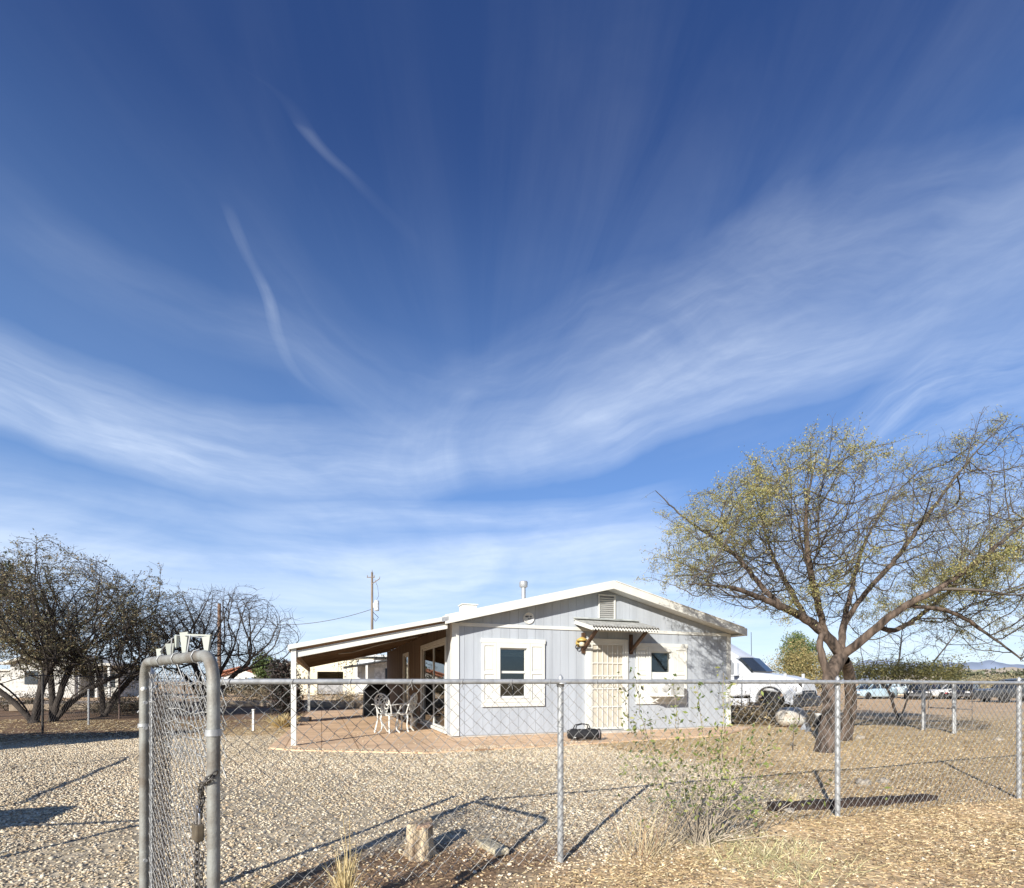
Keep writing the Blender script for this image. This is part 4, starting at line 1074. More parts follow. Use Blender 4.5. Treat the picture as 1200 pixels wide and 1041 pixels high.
bushy('pine_tree', 'rounded green pine rising behind the white truck', 'tree', at(935, 42), [(a[0] * 1.4, a[1], a[2] * 1.02, a[3] * 1.35, a[4], a[5]) for a in bl], 14000, .20, [(.12, .17, .05), (.17, .21, .07), (.21, .23, .09), (.08, .12, .04)], 4, (2.2, .12, 1), .3)
bushy('yellow_bush', 'tall yellowish dry bush between the white truck and the mesquite trunk', 'bush', at(962, 36), [(0.3, 0, 1.8, 1.7, 1.2, 1.6), (-1.6, 0, 2.2, 1.4, 1.1, 1.7), (-3.2, 0, 1.6, 1.4, 1, 1.5), (-5.0, 0, 1.4, 1.3, 1, 1.3)], 17000, .17, [(.30, .25, .10), (.36, .29, .13), (.22, .19, .08)], 6, (1.2, .07, 5), .3)
bushy('round_tree', 'distant round green tree beside the red roofed house', 'tree', at(309, 62), [(0, 0, 2.9, 1.35, 1.2, 1.6), (.5, 0, 2.0, 1.3, 1, 1.2)], 4200, .3, [(.06, .10, .03), (.10, .14, .04), (.13, .16, .05)], 8, (2, .15, 1), .6)
bushy('oleander_bush', 'dark purple green oleander bush against the patio post', 'bush', at(333, 14.6), [(0, 0, 1.0, .42, .45, .85), (-.15, 0, 1.45, .32, .35, .42), (.15, .1, .6, .35, .35, .5)], 6500, .10, [(.045, .04, .035), (.06, .05, .045), (.03, .035, .025), (.09, .06, .05)], 10, (.7, .03, 4), .32, gap=.36)
bushy('dark_hedge_bush', 'dark shrub mass left of the oleander, behind the low stake', 'bush', at(300, 40), [(0, 0, .8, 1.8, 1, .7), (2.4, 0, 1.2, 1.4, 1, 1.1), (-3, 0, .7, 2, 1, .6)], 5000, .22, [(.10, .09, .06), (.14, .12, .08)], 12, None, .4)
for i, (px, Z, w, h, lab) in enumerate(((20, 21, 1.6, .5, 'low dark brush heap at the left edge under the mesquites'), (118, 19, 1.7, .55, 'low dark brush heap right of the leaning mesquite trunks'), (275, 27, 2.6, .7, 'dry grey bush row left of the patio post'), (388, 30, 2.2, .5, 'low dry brush in front of the cream garage'))):
    bushy('brush_heap', lab, 'brush', at(px, Z), [(0, 0, h * .5, w, .7, h), (w * .6, .3, h * .4, w * .6, .6, h * .8)], 3500, .14, [(.10, .075, .05), (.15, .11, .07), (.08, .08, .05)] if i < 2 else [(.3, .22, .13), (.24, .2, .12)], 20 + i, None, .18, group='brush heaps on the left')
bushy('desert_shrub', 'sandy coloured brush band beyond the dark grey SUV', 'bush', at(1175, 60), [(0, 0, 1.0, 6, 1.2, 1.0), (7, 0, 1.1, 4, 1, 1.1)], 6000, .3, [(.30, .27, .16), (.38, .32, .2)], 30, None, .3)
bushy('far_tree_line', 'distant line of olive trees on the far right horizon', 'tree', at(1160, 130), [(0, 0, 2.0, 14, 3, 2.2), (16, 0, 2.2, 12, 3, 2)], 5000, .9, [(.14, .16, .1), (.2, .2, .12)], 31, None, .5)

# ------------------------------------------------------------------ dry brush pile, boulder tank, wheelbarrow by the trunk
def sticks(b, c, n, rad, h, rr=(.004, .012), L_=(.4, 1.2), seed=0):
    r = np.random.default_rng(seed)
    for k in range(n):
        a = r.uniform(0, 2 * PI); p = np.array(c) + np.array([r.normal() * rad, r.normal() * rad * .6, r.random() * h]); d = np.array([math.cos(a), math.sin(a) * .7, r.normal() * .35]); d /= np.linalg.norm(d); l = r.uniform(*L_)
        p2 = p + d * l * .5 + r.normal(size=3) * .06; p3 = p + d * l + r.normal(size=3) * .1; p[2] = max(p[2], .01); p2[2] = max(p2[2], .01); p3[2] = max(p3[2], .01)
        w = r.uniform(*rr); b.tube([p, p2, p3], [w, w * .8, w * .4], 4, caps=False)
bp = thing('brush_pile', 'tangled pile of cut dry branches beside the white truck', 'brush pile', at(905, 14.6))
b = MB(); sticks(b, (0, 0, 0), 230, .8, .30, seed=3); sticks(b, (-1.1, .3, 0), 160, .5, .3, seed=4)
b.build('branches', M('dry_branch', (.36, .29, .2), .9, 0, .45, 1.5), bp)
pts = rng.normal(size=(2600, 3)) * np.array([1.0, .5, .2]) + np.array([-.3, 0, .25]); pts[:, 2] = np.abs(pts[:, 2])
Vq, Fq, pc = leafquads(pts, .08, [(.45, .36, .2), (.3, .22, .12), (.2, .15, .08)], 41, .4); npmesh('dead_leaves', Vq, Fq, leafm, bp, pc)
tk = thing('old_tank', 'small pale rusty rounded tank lying by the brush pile', 'tank', at(927, 13.5), R(12))
tk.scale = (.74, .74, .74)
b = MB(); pr_ = [(.01, -.50), (.15, -.49), (.26, -.44), (.33, -.34), (.345, -.2), (.345, .2), (.33, .34), (.26, .44), (.15, .49), (.01, .50)]
b.lathe(pr_, (0, 0, .37), 20, Matrix.Rotation(R(90), 3, 'Y')); b.build('tank_body', M('rusty_cream', (.56, .55, .50), .7, 0, .2, 3, .1, 20, col2=(.36, .30, .23)), tk)
b = MB(); b.lathe([(.349, -.02), (.352, 0), (.349, .02)], (.05, 0, .37), 20, Matrix.Rotation(R(90), 3, 'Y')); b.build('band', wire_dark, tk)
b = MB(); b.box(-.3, -.22, -.2, .2, 0, .08); b.box(.22, .3, -.2, .2, 0, .08); b.build('cradle', brown_wood, tk)
wbw = thing('wheelbarrow', 'grey steel wheelbarrow tipped up on its nose beside the mesquite trunk', 'wheelbarrow', at(948, 12.5), R(-20))
tilt = Matrix.Rotation(R(-62), 3, 'Y')
def tp(v): return tuple(tilt @ Vector(v) + Vector((.15, 0, .12)))
b = MB(); bot = [(-.25, -.2, 0), (.25, -.2, 0), (.25, .2, 0), (-.25, .2, 0)]; top = [(-.42, -.33, .24), (.42, -.30, .20), (.42, .30, .20), (-.42, .33, .24)]
o_ = [tp((v[0] - .45, v[1], v[2])) for v in bot] + [tp((v[0] - .45, v[1], v[2])) for v in top]; i_ = [tp((v[0] * .95 - .45, v[1] * .95, v[2] + .012)) for v in bot] + [tp((v[0] * .95 - .45, v[1] * .95, v[2] + .002)) for v in top]
b.add(o_ + i_, [(0, 3, 2, 1)] + [(k, (k + 1) % 4, (k + 1) % 4 + 4, k + 4) for k in range(4)] + [(8, 9, 10, 11)] + [(k + 8, k + 12, (k + 1) % 4 + 12, (k + 1) % 4 + 8) for k in range(4)] + [(k + 4, (k + 1) % 4 + 4, (k + 1) % 4 + 12, k + 12) for k in range(4)])
b.build('tray', M('grey_tray', (.22, .24, .27), .5, .3, .15, 5), wbw)
b = MB()
for s in (-1, 1): b.tube([tp((.18, s * .06, -.08)), tp((-.45, s * .2, -.03)), tp((-1.2, s * .27, .12))], .018, 6)
b.build('handles', M('handle_wood', (.5, .36, .2), .7), wbw)
b = MB(); b.lathe([(.06, -.04), (.15, -.04), (.165, 0), (.15, .04), (.06, .04)], tp((.18, 0, -.08)), 16, Matrix.Rotation(R(90), 3, 'X')); b.build('wheel', rubber, wbw)
bk = thing('white_bucket', 'white plastic bucket standing right of the tipped wheelbarrow', 'bucket', at(962, 13.4))
b = MB(); b.lathe([(.12, 0), (.145, .34), (.155, .35), (.15, .37), (.135, .36)], (0, 0, 0), 16); b.build('bucket_body', white, bk)
b = MB(); b.tube([(.15 * math.cos(a), .02, .36 + .12 * math.sin(a)) for a in np.linspace(0, PI, 9)], .004, 5); b.build('handle', wire_dark, bk)

# ------------------------------------------------------------------ stump, plank, timber, grass tufts, shrub
sx, sy = W2(494, 3.62), 3.62
stump = thing('tree_stump', 'short sawn tree stump with peeled pale side in the dug earth', 'stump', (sx, sy, gz(sx, sy)))
b = MB(); n = 26; rings = []
for (z, k) in ((-.04, 1.12), (.03, 1.04), (.09, 1.0), (.16, .97), (.215, .96), (.225, .93)):
    ring = []
    for i in range(n):
        a = 2 * PI * i / n; rr = .096 * k * (1 + .30 * mnoise.noise(Vector((math.cos(a) * 1.3, math.sin(a) * 1.3, z * 3))) + .05 * math.sin(a * 5 + z * 6) + (.35 * max(0, .05 - z) / .09) * (1 + math.sin(a * 3)))
        ring.append((rr * math.cos(a), rr * math.sin(a), z + ((.016 * math.sin(a * 2) + .02 * mnoise.noise(Vector((math.cos(a) * 4, math.sin(a) * 4, 1)))) if z > .2 else 0)))
    rings.append(ring)
b.loft(rings, True); b.build('bark', M('stump_wood', (.52, .42, .28), .9, 0, .3, 9, 1, 40, col2=(.16, .11, .07), stretch=(2, 2, .5)), stump)
b = MB(); b.lathe([(.082, .205), (.078, .226), (.05, .231), (.012, .228)], (0, 0, 0), 17); b.build('cut_face', M('cut_wood', (.50, .34, .22), .85, 0, .3, 25, .4, 60), stump)
px_, Zp = 577, 3.72
b = MB(); b.box(-.17, .17, -.055, .055, 0, .045)
o = b.build('stone_slab', M('pale_stone', (.55, .48, .33), .9, 0, .15, 10, .6, 50), None, (W2(px_, Zp), Zp, gz(W2(px_, Zp), Zp) + .005), bevel=.012); o.rotation_euler = (R(3), R(-2), R(-62))
tag(o, 'flat pale stone slab lying right of the stump', 'stone slab')
t0 = Vector((2.36, 4.66, 0)); t1 = Vector((4.25, 5.16, 0)); dt = t1 - t0
tb_ = thing('edging_timber', 'long dark weathered timber lying on the earth behind the fence post', 'timber', t0, math.atan2(dt.y, dt.x))
b = MB(); secs = []
for i in range(15):
    x = dt.length * i / 14; hz = .10 - .035 * (i / 14) + .006 * math.sin(i * 2.1); secs.append([(x, -.05, -.03), (x, .05, -.03), (x, .052, hz * .93), (x, .02, hz + .004 * math.sin(i * 3)), (x, -.045, hz)])
b.loft(secs, False); b.build('timber_body', M('creosote_wood', (.055, .036, .028), .9, 0, .3, 6, .6, 50, stretch=(.4, 3, 3)), tb_)
# a few larger rocks by the timber
for i, (px, py, s, lab) in enumerate(((1012, 921, .09, 'rounded grey rock behind the middle of the dark timber'), (1036, 919, .07, 'small tan rock behind the right half of the timber'), (1008, 866, .10, 'pale flat rock on the dirt right of the mesquite trunk'), (1170, 868, .09, 'pale rock on the dirt near the right edge'), (925, 955, .05, 'small stone at the left end of the timber'))):
    Z = gd(py); X = W2(px, Z); b = MB(); b.blob((0, 0, s * .3), s, s * .8, s * .5, 6, .35, i + 3)
    tag(b.build('rock', M('rock_grey', (.40, .35, .28), .9, 0, .2, 12, .5, 40), None, (X, Z, gz(X, Z))), lab, 'rock')

def grass_tuft(label, X, Z, n, h, spread, seed, pal_=((.62, .5, .25), (.7, .58, .32), (.5, .38, .18)), lean=(0, 0), w=.004, name='grass_tuft', root=.25, wild=.01):
    r = np.random.default_rng(seed); V = []; F = []; C = []
    for k in range(n):
        a = r.uniform(0, 2 * PI); rr = r.random() ** .7 * spread; hh = h * r.uniform(.45, 1.1)
        b0 = np.array([math.cos(a) * rr * root, math.sin(a) * rr * root, 0]); tip = np.array([math.cos(a) * rr + lean[0] * hh, math.sin(a) * rr + lean[1] * hh, hh]) + r.normal(size=3) * wild * 4 * np.array([1, 1, .4])
        s = np.array([-math.sin(a + r.normal()), math.cos(a + r.normal()), 0]) * w * r.uniform(.5, 1.2); m = (b0 + tip) / 2 + np.array([0, 0, hh * .12]) + r.normal(size=3) * wild; o = len(V)
        V += [b0 - s, b0 + s, m - s, m + s, tip - s * .2, tip + s * .2]; F += [(o, o + 1, o + 3, o + 2), (o + 2, o + 3, o + 5, o + 4)]; c = np.array(pal_[r.integers(0, len(pal_))]) * r.uniform(.75, 1.25); C += [c, c]
    t = npmesh(name, np.array(V), np.array(F), straw_m, colors=np.array(C)); t.location = (X, Z, gz(X, Z)); return tag(t, label, 'grass')
grass_tuft('tall dry yellow grass tuft at the bottom edge left of the stump', W2(405, 2.72), 2.72, 130, .30, .09, 1, w=.0028)
grass_tuft('few thin seed stalks rising above the yellow tuft', W2(412, 2.8), 2.8, 7, .58, .07, 2, w=.0025)
grass_tuft('wide dry grass clump at the foot of the fence left of the shrub', W2(757, 3.5), 3.5, 170, .36, .42, 3, w=.0016, root=.45, wild=.03, pal_=((.62, .52, .30), (.72, .62, .40), (.48, .36, .21), (.34, .21, .13)), lean=(.22, 0))
grass_tuft('greenish dry grass patch right of the woody shrub base', W2(900, 3.45), 3.45, 1500, .045, .55, 4, w=.0016, root=.95, wild=.018, pal_=((.62, .58, .32), (.5, .5, .24), (.7, .62, .4)))
grass_tuft('small pale grass tuft before the timber end', W2(930, 4.9), 4.9, 120, .12, .2, 5)
grass_tuft('low straw tuft behind the gate chain', W2(285, 2.75), 2.75, 60, .12, .12, 6)
grass_tuft('dry grass tuft at the side fence foot', W2(330, 13.6), 13.6, 260, .35, .6, 7, w=.01)

# woody shrub on the fence
SBx, SBz = W2(818, 3.74), 3.74
shrub = thing('fence_shrub', 'tangled grey woody shrub with green leafy shoots growing through the fence', 'shrub', (SBx, SBz, gz(SBx, SBz)))
b = MB(); lp = []; r = np.random.default_rng(9)
for k in range(28):
    a = r.uniform(-1.1, 1.25); L_ = r.uniform(.4, 1.15); d = np.array([math.sin(a) + .25, r.normal() * .35, .75 * math.cos(a)]); d /= np.linalg.norm(d)
    p = np.array([r.normal() * .05, r.normal() * .05, 0]); pts = [p.copy()]
    for s in range(6): d = d + r.normal(size=3) * .16 + np.array([.03, 0, -.03]); d /= np.linalg.norm(d); p = p + d * L_ / 6; pts.append(p.copy())
    w = r.uniform(.0025, .006); b.tube(pts, [w * (1 - .12 * i) for i in range(7)], 5, caps=False)
    for j in range(r.integers(2, 6)):
        q0 = pts[r.integers(2, 7)]; dd = d + r.normal(size=3) * .8; dd /= np.linalg.norm(dd); q1 = q0 + dd * r.uniform(.08, .25); b.tube([q0, (q0 + q1) / 2 + r.normal(size=3) * .015, q1], [.0022, .0018, .001], 3, caps=False)
        if q1[2] > .16:
            for z in range(r.integers(3, 11)): lp.append(q1 + r.normal(size=3) * .04)
for (px, py, dZ) in ((727, 800, .0), (742, 788, .02), (790, 800, .05), (848, 790, -.03), (750, 852, -.05), (762, 846, .1), (795, 842, 0), (816, 808, .0), (822, 845, -.1), (845, 815, .05), (870, 880, .1), (880, 862, .0), (905, 868, .05), (838, 858, .1), (778, 880, -.1), (800, 895, .1), (855, 895, .15), (835, 905, -.1), (812, 880, .1), (732, 885, .05), (765, 905, .1)):
    Z = SBz + dZ; e = np.array(P3(px, py, Z)) - np.array([SBx, SBz, 0]); s = np.array([r.normal() * .05 + (-.12 if px < 780 else .05), 0, 0]); m = (s + e) / 2 + np.array([.06 * (1 if px > 800 else -1), 0, .05])
    pts = [Vector(v) for v in (s, m, e)]; pts = resample(pts, .08, .008); b.tube(pts, [.0042 * (1 - .6 * i / len(pts)) for i in range(len(pts))], 4, caps=False)
    for qv in pts[len(pts) // 2:]:
        for z in range(r.integers(4, 12)): lp.append(np.array(qv) + r.normal(size=3) * .032)
b.build('stems', M('grey_twig', (.40, .34, .26), .9, 0, .25, 6), shrub)
Vq, Fq, pc = leafquads(np.array(lp), .036, [(.16, .20, .05), (.22, .26, .07), (.28, .30, .10), (.33, .32, .13), (.09, .13, .04)], 12, .42)
npmesh('leaves', Vq, Fq, leafm, shrub, pc)
o = thing('sapling', 'thin green sapling shoot standing before the mesquite trunk', 'sapling', at(929, 8.9))
b = MB(); b.tube([(0, 0, 0), (.01, 0, .25), (.03, 0, .5)], [.008, .006, .003], 5); b.build('stem', twigm, o)
Vq, Fq, pc = leafquads(np.array([(rng.normal() * .05 + .03, rng.normal() * .05, rng.uniform(.3, .55)) for k in range(40)]), .06, [(.2, .22, .08)], 13); npmesh('leaves', Vq, Fq, leafm, o, pc)

# ------------------------------------------------------------------ duffel bag, patio furniture, grill, stake
bagm = black_fab
bag = thing('duffel_bag', 'slumped black duffel bag lying on the walk left of the front door', 'bag', at(683, 10.2) + Vector((0, 0, .035)), R(8))
b = MB(); secs = []
for i in range(11):
    x = -.30 + .60 * i / 10; s = .5 + .5 * math.sin(PI * min(max((i + .4) / 10.8, 0), 1)) ** .5; sag = 1 - .25 * math.exp(-((x + .02) / .12) ** 2)
    secs.append([(x, .15 * s * math.cos(a), max(.0, (.125 + .125 * s * sag * math.sin(a) * (1 + .1 * math.sin(i * 2.3 + a * 3))))) for a in np.linspace(0, 2 * PI, 15)[:-1]])
b.loft(secs); b.build('bag_body', bagm, bag)
b = MB()
for s in (-1, 1): b.tube([(-.18, s * .10, .20), (-.14, s * .06, .30), (-.02, s * .04, .325), (.10, s * .06, .31), (.14, s * .10, .2)], .012, 5)
b.build('handle', bagm, bag)
b = MB(); b.tube([(.335, .10 * math.cos(a), .115 + .10 * math.sin(a)) for a in np.linspace(0, 2 * PI, 19)[:-1]], .018, 6, closed=True); b.build('end_ring', bagm, bag)
b = MB(); b.lathe([(.085, 0), (.08, .012), (.05, .02)], (.325, 0, .115), 16, Matrix.Rotation(R(90), 3, 'Y')); b.build('end_disc', M('pale_lining', (.62, .55, .58), .6), bag)
b = MB(); b.blob((-.2, -.145, .07), .03, .01, .012, 4); b.build('buckle', white, bag)

def bistro_chair(label, pos, rz):
    c = thing('garden_chair', label, 'chair', pos, rz, 'white cast iron garden chairs on the patio')
    b = MB(); ring = [(.19 * math.cos(a), .19 * math.sin(a), .44) for a in np.linspace(0, 2 * PI, 25)[:-1]]
    b.tube(ring, .015, 6, closed=True)
    for k in range(7):
        t = -.165 + k * .055; h = math.sqrt(max(.19 ** 2 - t * t, 0)); b.cyl((t, -h, .44), (t, h, .44), .010, 5); b.cyl((-h, t, .438), (h, t, .438), .010, 5)
    b.tube([(.17 * math.cos(a), .17 * math.sin(a), .405) for a in np.linspace(0, 2 * PI, 21)[:-1]], .012, 5, closed=True)
    b.build('seat', white, c)
    for k in range(4):
        a = PI / 4 + k * PI / 2; d = Vector((math.cos(a), math.sin(a), 0)); b = MB()
        b.tube([d * .15 + Vector((0, 0, .43)), d * .19 + Vector((0, 0, .33)), d * .15 + Vector((0, 0, .18)), d * .17 + Vector((0, 0, .07)), d * .24], [.024, .022, .017, .017, .02], 7); b.build('leg', white, c)
    b = MB()
    b.tube([(-.19, .12, .44), (-.23, .19, .62), (-.20, .24, .80), (-.10, .26, .88), (0, .27, .91), (.10, .26, .88), (.20, .24, .80), (.23, .19, .62), (.19, .12, .44)], .017, 6)
    for (x, z, rr) in ((-.1, .62, .06), (.1, .62, .06), (0, .74, .07), (-.12, .76, .045), (.12, .76, .045), (0, .58, .05), (0, .84, .035), (-.06, .68, .03), (.06, .68, .03), (-.15, .68, .04), (.15, .68, .04), (-.06, .52, .04), (.06, .52, .04)):
        y = .14 + (z - .44) * .3; b.tube([(x + rr * math.cos(a), y, z + rr * math.sin(a)) for a in np.linspace(0, 2 * PI, 11)[:-1]], .012, 5, closed=True)
    b.build('backrest', white, c)
    b = MB()
    for s in (-1, 1): b.tube([(s * .225, .19, .64), (s * .27, .02, .66), (s * .26, -.12, .64), (s * .20, -.13, .55), (s * .18, -.09, .45)], .015, 6)
    b.build('armrest', white, c)
    return c
SZ = .026
bistro_chair('white cast iron garden chair turned side on, nearest the lawn side', at(456, 11.75, SZ), R(150))
bistro_chair('white cast iron garden chair with lattice back near the sliding door', at(474, 12.1, SZ), R(-100))
tt = thing('garden_table', 'small white cast iron round table between the garden chairs', 'table', at(444, 11.9, SZ))
b = MB(); b.lathe([(.16, 0), (.175, .008), (.16, .016)], (0, 0, .64), 24); b.build('tabletop', white, tt)
for k in range(3):
    a = 2 * PI * k / 3 + .3; d = Vector((math.cos(a), math.sin(a), 0)); b = MB(); b.tube([d * .12 + Vector((0, 0, .64)), d * .07 + Vector((0, 0, .45)), d * .05 + Vector((0, 0, .3)), d * .13 + Vector((0, 0, .12)), d * .2], .013, 6); b.build('leg', white, tt)
pot = thing('flower_pot', 'small pot with dried plant by the sliding door', 'pot', at(485, 13.6, SZ))
b = MB(); b.lathe([(.08, 0), (.12, .2), (.135, .21), (.13, .24), (.11, .23)], (0, 0, 0), 14); b.build('pot_body', white, pot)
Vq, Fq, pc = leafquads(rng.normal(size=(160, 3)) * np.array([.09, .09, .09]) + np.array([0, 0, .36]), .08, [(.12, .12, .09), (.3, .3, .25)], 14); npmesh('plant', Vq, Fq, leafm, pot, pc)
gr = thing('covered_grill', 'grill under a black cover at the far end of the patio', 'grill', at(441, 18.0, SZ), TH)
b = MB(); secs = []
for (z, k) in ((0, 1.06), (.1, 1.03), (.7, .98), (.86, 1.0), (.9, .98), (1.05, .7), (1.16, .55), (1.2, .3)):
    secs.append([(.42 * k * (1 if abs(math.cos(a)) > .3 else abs(math.cos(a)) / .3) * np.sign(math.cos(a)) * (1 + .03 * math.sin(a * 9)), .32 * k * math.sin(a) * (1 + .03 * math.sin(a * 7 + z * 4)), z) for a in np.linspace(0, 2 * PI, 29)[:-1]])
b.loft(secs); b.build('cover', black_pl, gr)
b = MB(); b.tube([(-.2, -.34, .6), (0, -.36, .55), (.2, -.34, .6)], .012, 5); b.build('cover_strap', M('strap_grey', (.12, .12, .12), .8), gr)
st = thing('white_stake', 'short white stake standing in the gravel left of the patio', 'stake', at(297, 12.5))
b = MB(); b.box(-.025, .025, -.025, .025, -.05, .50); b.box(-.03, .03, -.03, .03, .502, .53); b.build('stake_body', white, st, bevel=.004)
st = thing('wire_cage', 'thin wire plant support beside the white stake', 'plant support', at(262, 12.8))
b = MB(); b.cyl((0, 0, 0), (0, 0, .9), .012, 6); b.cyl((0, 0, .85), (.6, .3, .85), .006, 5); b.build('rod', wire_dark, st)
# concrete curb blocks at edge of slab
for i, (px, py, lab) in enumerate(((338, 851, 'grey block at the foot of the oleander, left one'), (356, 846, 'grey block behind the patio post'))):
    Z = gd(py); b = MB(); b.box(-.2, .2, -.1, .1, 0, .14); tag(b.build('concrete_block', concrete, None, at(px, Z), bevel=.01), lab, 'block')
# low log rails crossing the ground beyond the patio
for i, (x0, x1, y0, y1, lab) in enumerate(((-12.5, -6.6, 24.5, 22.9, 'long low grey timber rail nearest behind the patio'), (-15.5, -8.0, 33.5, 31.8, 'low timber rail farther behind the patio by the road'), (-20, -9.5, 20.4, 25.5, 'weathered timber rail under the left trees'))):
    b = MB(); b.beam((0, 0, .16), (x1 - x0, y1 - y0, .16), .22, .26); tag(b.build('timber_rail', M('grey_timber', (.36, .29, .21), .9, 0, .2, 3, .3, 20), None, (x0, y0, 0), bevel=.02), lab, 'timber')

# ------------------------------------------------------------------ background buildings
tan_roof = M('tan_roof', (.5, .42, .33), .8)
stucco = M('cream_stucco', (.64, .59, .45), .9, 0, .06, 1, .2, 20)
gb = thing('cream_garage', 'cream stucco garage with dark open bay behind the patio', 'garage', at(345, 46), R(4))
b = MB(); w = 7.0; h0, h1 = 2.7, 3.5
o0, o1, oh = 2.0, 4.3, 2.1
b.prism([(-1.2, 0), (o0, 0), (o0, oh), (o0, 3.05), (-1.2, 2.75)], 0, .2); b.prism([(o1, 0), (w, 0), (w, 3.5), (o1, 3.25)], 0, .2); b.prism([(o0, oh), (o1, oh), (o1, 3.25), (o0, 3.05)], 0, .2)
b.box(-1.2, -1.0, .2, 7, 0, 2.75); b.box(w - .2, w, .2, 7, 0, 3.4); b.box(-1.0, w - .2, 6.8, 7, 0, 2.75)
b.build('wall', stucco, gb)
b = MB(); b.prism([(-1.5, 2.72), (w + .3, 3.54), (w + .3, 3.68), (-1.5, 2.86)], -.35, 7.3); b.build('roof', white, gb)
b = MB(); b.box(o0, o1, .1, .14, .1, .9); b.build('low_door', M('door_grey', (.3, .3, .3), .6), gb)
mh = thing('mobile_home', 'white sided mobile home with a dark edged porch roof beyond the patio', 'mobile home', at(419, 38), R(18))
b = MB()
for k in range(14): b.box(.0, 9, -.02 + (k % 2) * .004, .1, .4 + k * .17, .4 + k * .17 + .162)
b.box(.0, 9, .11, 3.5, .3, 2.8); b.build('wall', M('white_siding', (.72, .74, .74), .6), mh)
b = MB(); b.prism([(-1.0, 2.15), (3.5, 2.95), (3.5, 3.05), (-1.0, 2.25)], -2.2, .5); b.build('porch_roof', M('dark_edge', (.05, .05, .05), .7), mh)
b = MB(); b.box(-.2, 9.2, -.2, 3.7, 3.06, 3.2); b.build('roof', white, mh)
b = MB(); b.box(-.9, -.75, -2.1, -1.95, 0, 2.2); b.box(-.2, -.05, -2.1, -1.95, 0, 2.25); b.box(.5, .65, -2.1, -1.95, 0, 2.4); b.build('porch_post', white, mh)
b = MB(); b.box(.3, 1.2, -.06, -.03, .4, 2.3); b.build('door', white, mh)
b = MB(); b.box(2.0, 3.1, -.06, -.03, 1.2, 2.2); b.build('window', M('dark_glass', (.04, .05, .06), .2), mh)
rh = thing('red_roof_house', 'distant white house with red brown gable roof', 'house', at(262, 78), R(-6))
b = MB(); b.prism([(0, 0), (6.5, 0), (6.5, 2.0), (3.2, 3.0), (0, 2.0)], 0, 7); b.build('wall', white, rh)
b = MB(); b.prism([(-.6, 1.9), (3.25, 3.05), (7.1, 1.9), (7.1, 2.1), (3.25, 3.3), (-.6, 2.1)], -.5, 7.5); b.prism([(-3, 2.2), (2, 3.4), (2, 3.6), (-3, 2.4)], 1, 8); b.build('roof', M('red_tile', (.36, .15, .09), .8, 0, .2, 1), rh)
b = MB(); b.box(4.0, 5.6, -.06, -.02, .6, 1.8); b.build('window', M('blue_glass', (.22, .30, .42), .2), rh)
lh = thing('white_house', 'low white house glimpsed behind the left mesquites', 'house', at(12, 38), R(6))
b = MB(); b.prism([(0, 0), (4.4, 0), (4.4, 2.5), (2.2, 3.2), (0, 2.5)], 0, 6); b.box(-5.2, -.02, 1, 6, 0, 2.0); b.build('wall', M('white_stucco', (.52, .51, .47), .8), lh)
b = MB(); b.prism([(-.4, 2.45), (2.2, 3.26), (4.8, 2.45), (4.8, 2.6), (2.2, 3.42), (-.4, 2.6)], -.4, 6.4); b.box(-5.4, -.41, .8, 6.2, 2.01, 2.15); b.build('roof', M('pale_roof', (.6, .58, .52), .8), lh)
b = MB(); b.box(1.0, 1.9, -.05, -.01, 1.0, 2.0); b.box(-3.5, -2.4, .95, .99, .8, 1.7); b.build('window', M('dark_glass', (.04, .05, .06), .2), lh)
ph_ = thing('porch_house', 'white porch house with columns right of the leaning mesquite trunks', 'house', at(92, 40), R(4))
b = MB(); b.box(0, 3.2, 0, 4, 0, 2.4); b.build('wall', M('white_stucco', (.52, .51, .47), .8), ph_)
b = MB(); b.box(-.3, 3.5, -1.6, 4.2, 2.41, 2.6); b.build('roof', M('pale_roof', (.6, .58, .52), .8), ph_)
for xx in (.1, .9, 2.2, 3.1):
    b = MB(); b.box(xx, xx + .16, -1.4, -1.24, 0, 2.4); b.build('column', white, ph_)
b = MB(); b.box(.5, 1.3, -.05, -.01, 0.1, 2.0); b.box(1.9, 2.7, -.05, -.01, .8, 1.8); b.build('window', M('dark_glass', (.04, .05, .06), .2), ph_)
cw = thing('cream_wall', 'long low cream wall behind the parked cars', 'wall', at(1050, 62) + Vector((0, 0, -.4)), R(-6))
b = MB(); b.box(0, 30, 0, .2, -.3, 1.25); b.box(0, 30, -.04, .24, 1.252, 1.32); b.build('wall_body', M('wall_cream', (.66, .6, .42), .9), cw)

# ------------------------------------------------------------------ utility poles and wires
pole_m = M('pole_wood', (.22, .18, .145), .9, 0, .2, 3, .3, 30, stretch=(2, 2, .2))
Zp = 52; pb = at(436, Zp); toph = zz(671, Zp)
up = thing('utility_pole', 'wooden utility pole with cross arms and grey transformer behind the roof', 'utility pole', pb)
b = MB(); b.tube([(0, 0, 0), (0, 0, toph)], [.17, .11], 12); b.build('pole', pole_m, up)
b = MB(); b.box(-.5, .3, -.14, -.07, toph - .55, toph - .47); b.beam((0, -.1, toph - 1.2), (.8, -.1, toph - .65), .07, .07); b.build('cross_arm', pole_m, up)
b = MB()
for (x, z) in ((-.45, -.46), (.25, -.46), (.8, -.62)): b.lathe([(.02, 0), (.06, .04), (.03, .08), (.06, .12), (.02, .2)], (x, -.1, toph + z), 8)
b.lathe([(.02, 0), (.06, .05), (.02, .3)], (0, 0, toph), 8)
b.build('insulator', M('insulator', (.3, .3, .28), .4), up)
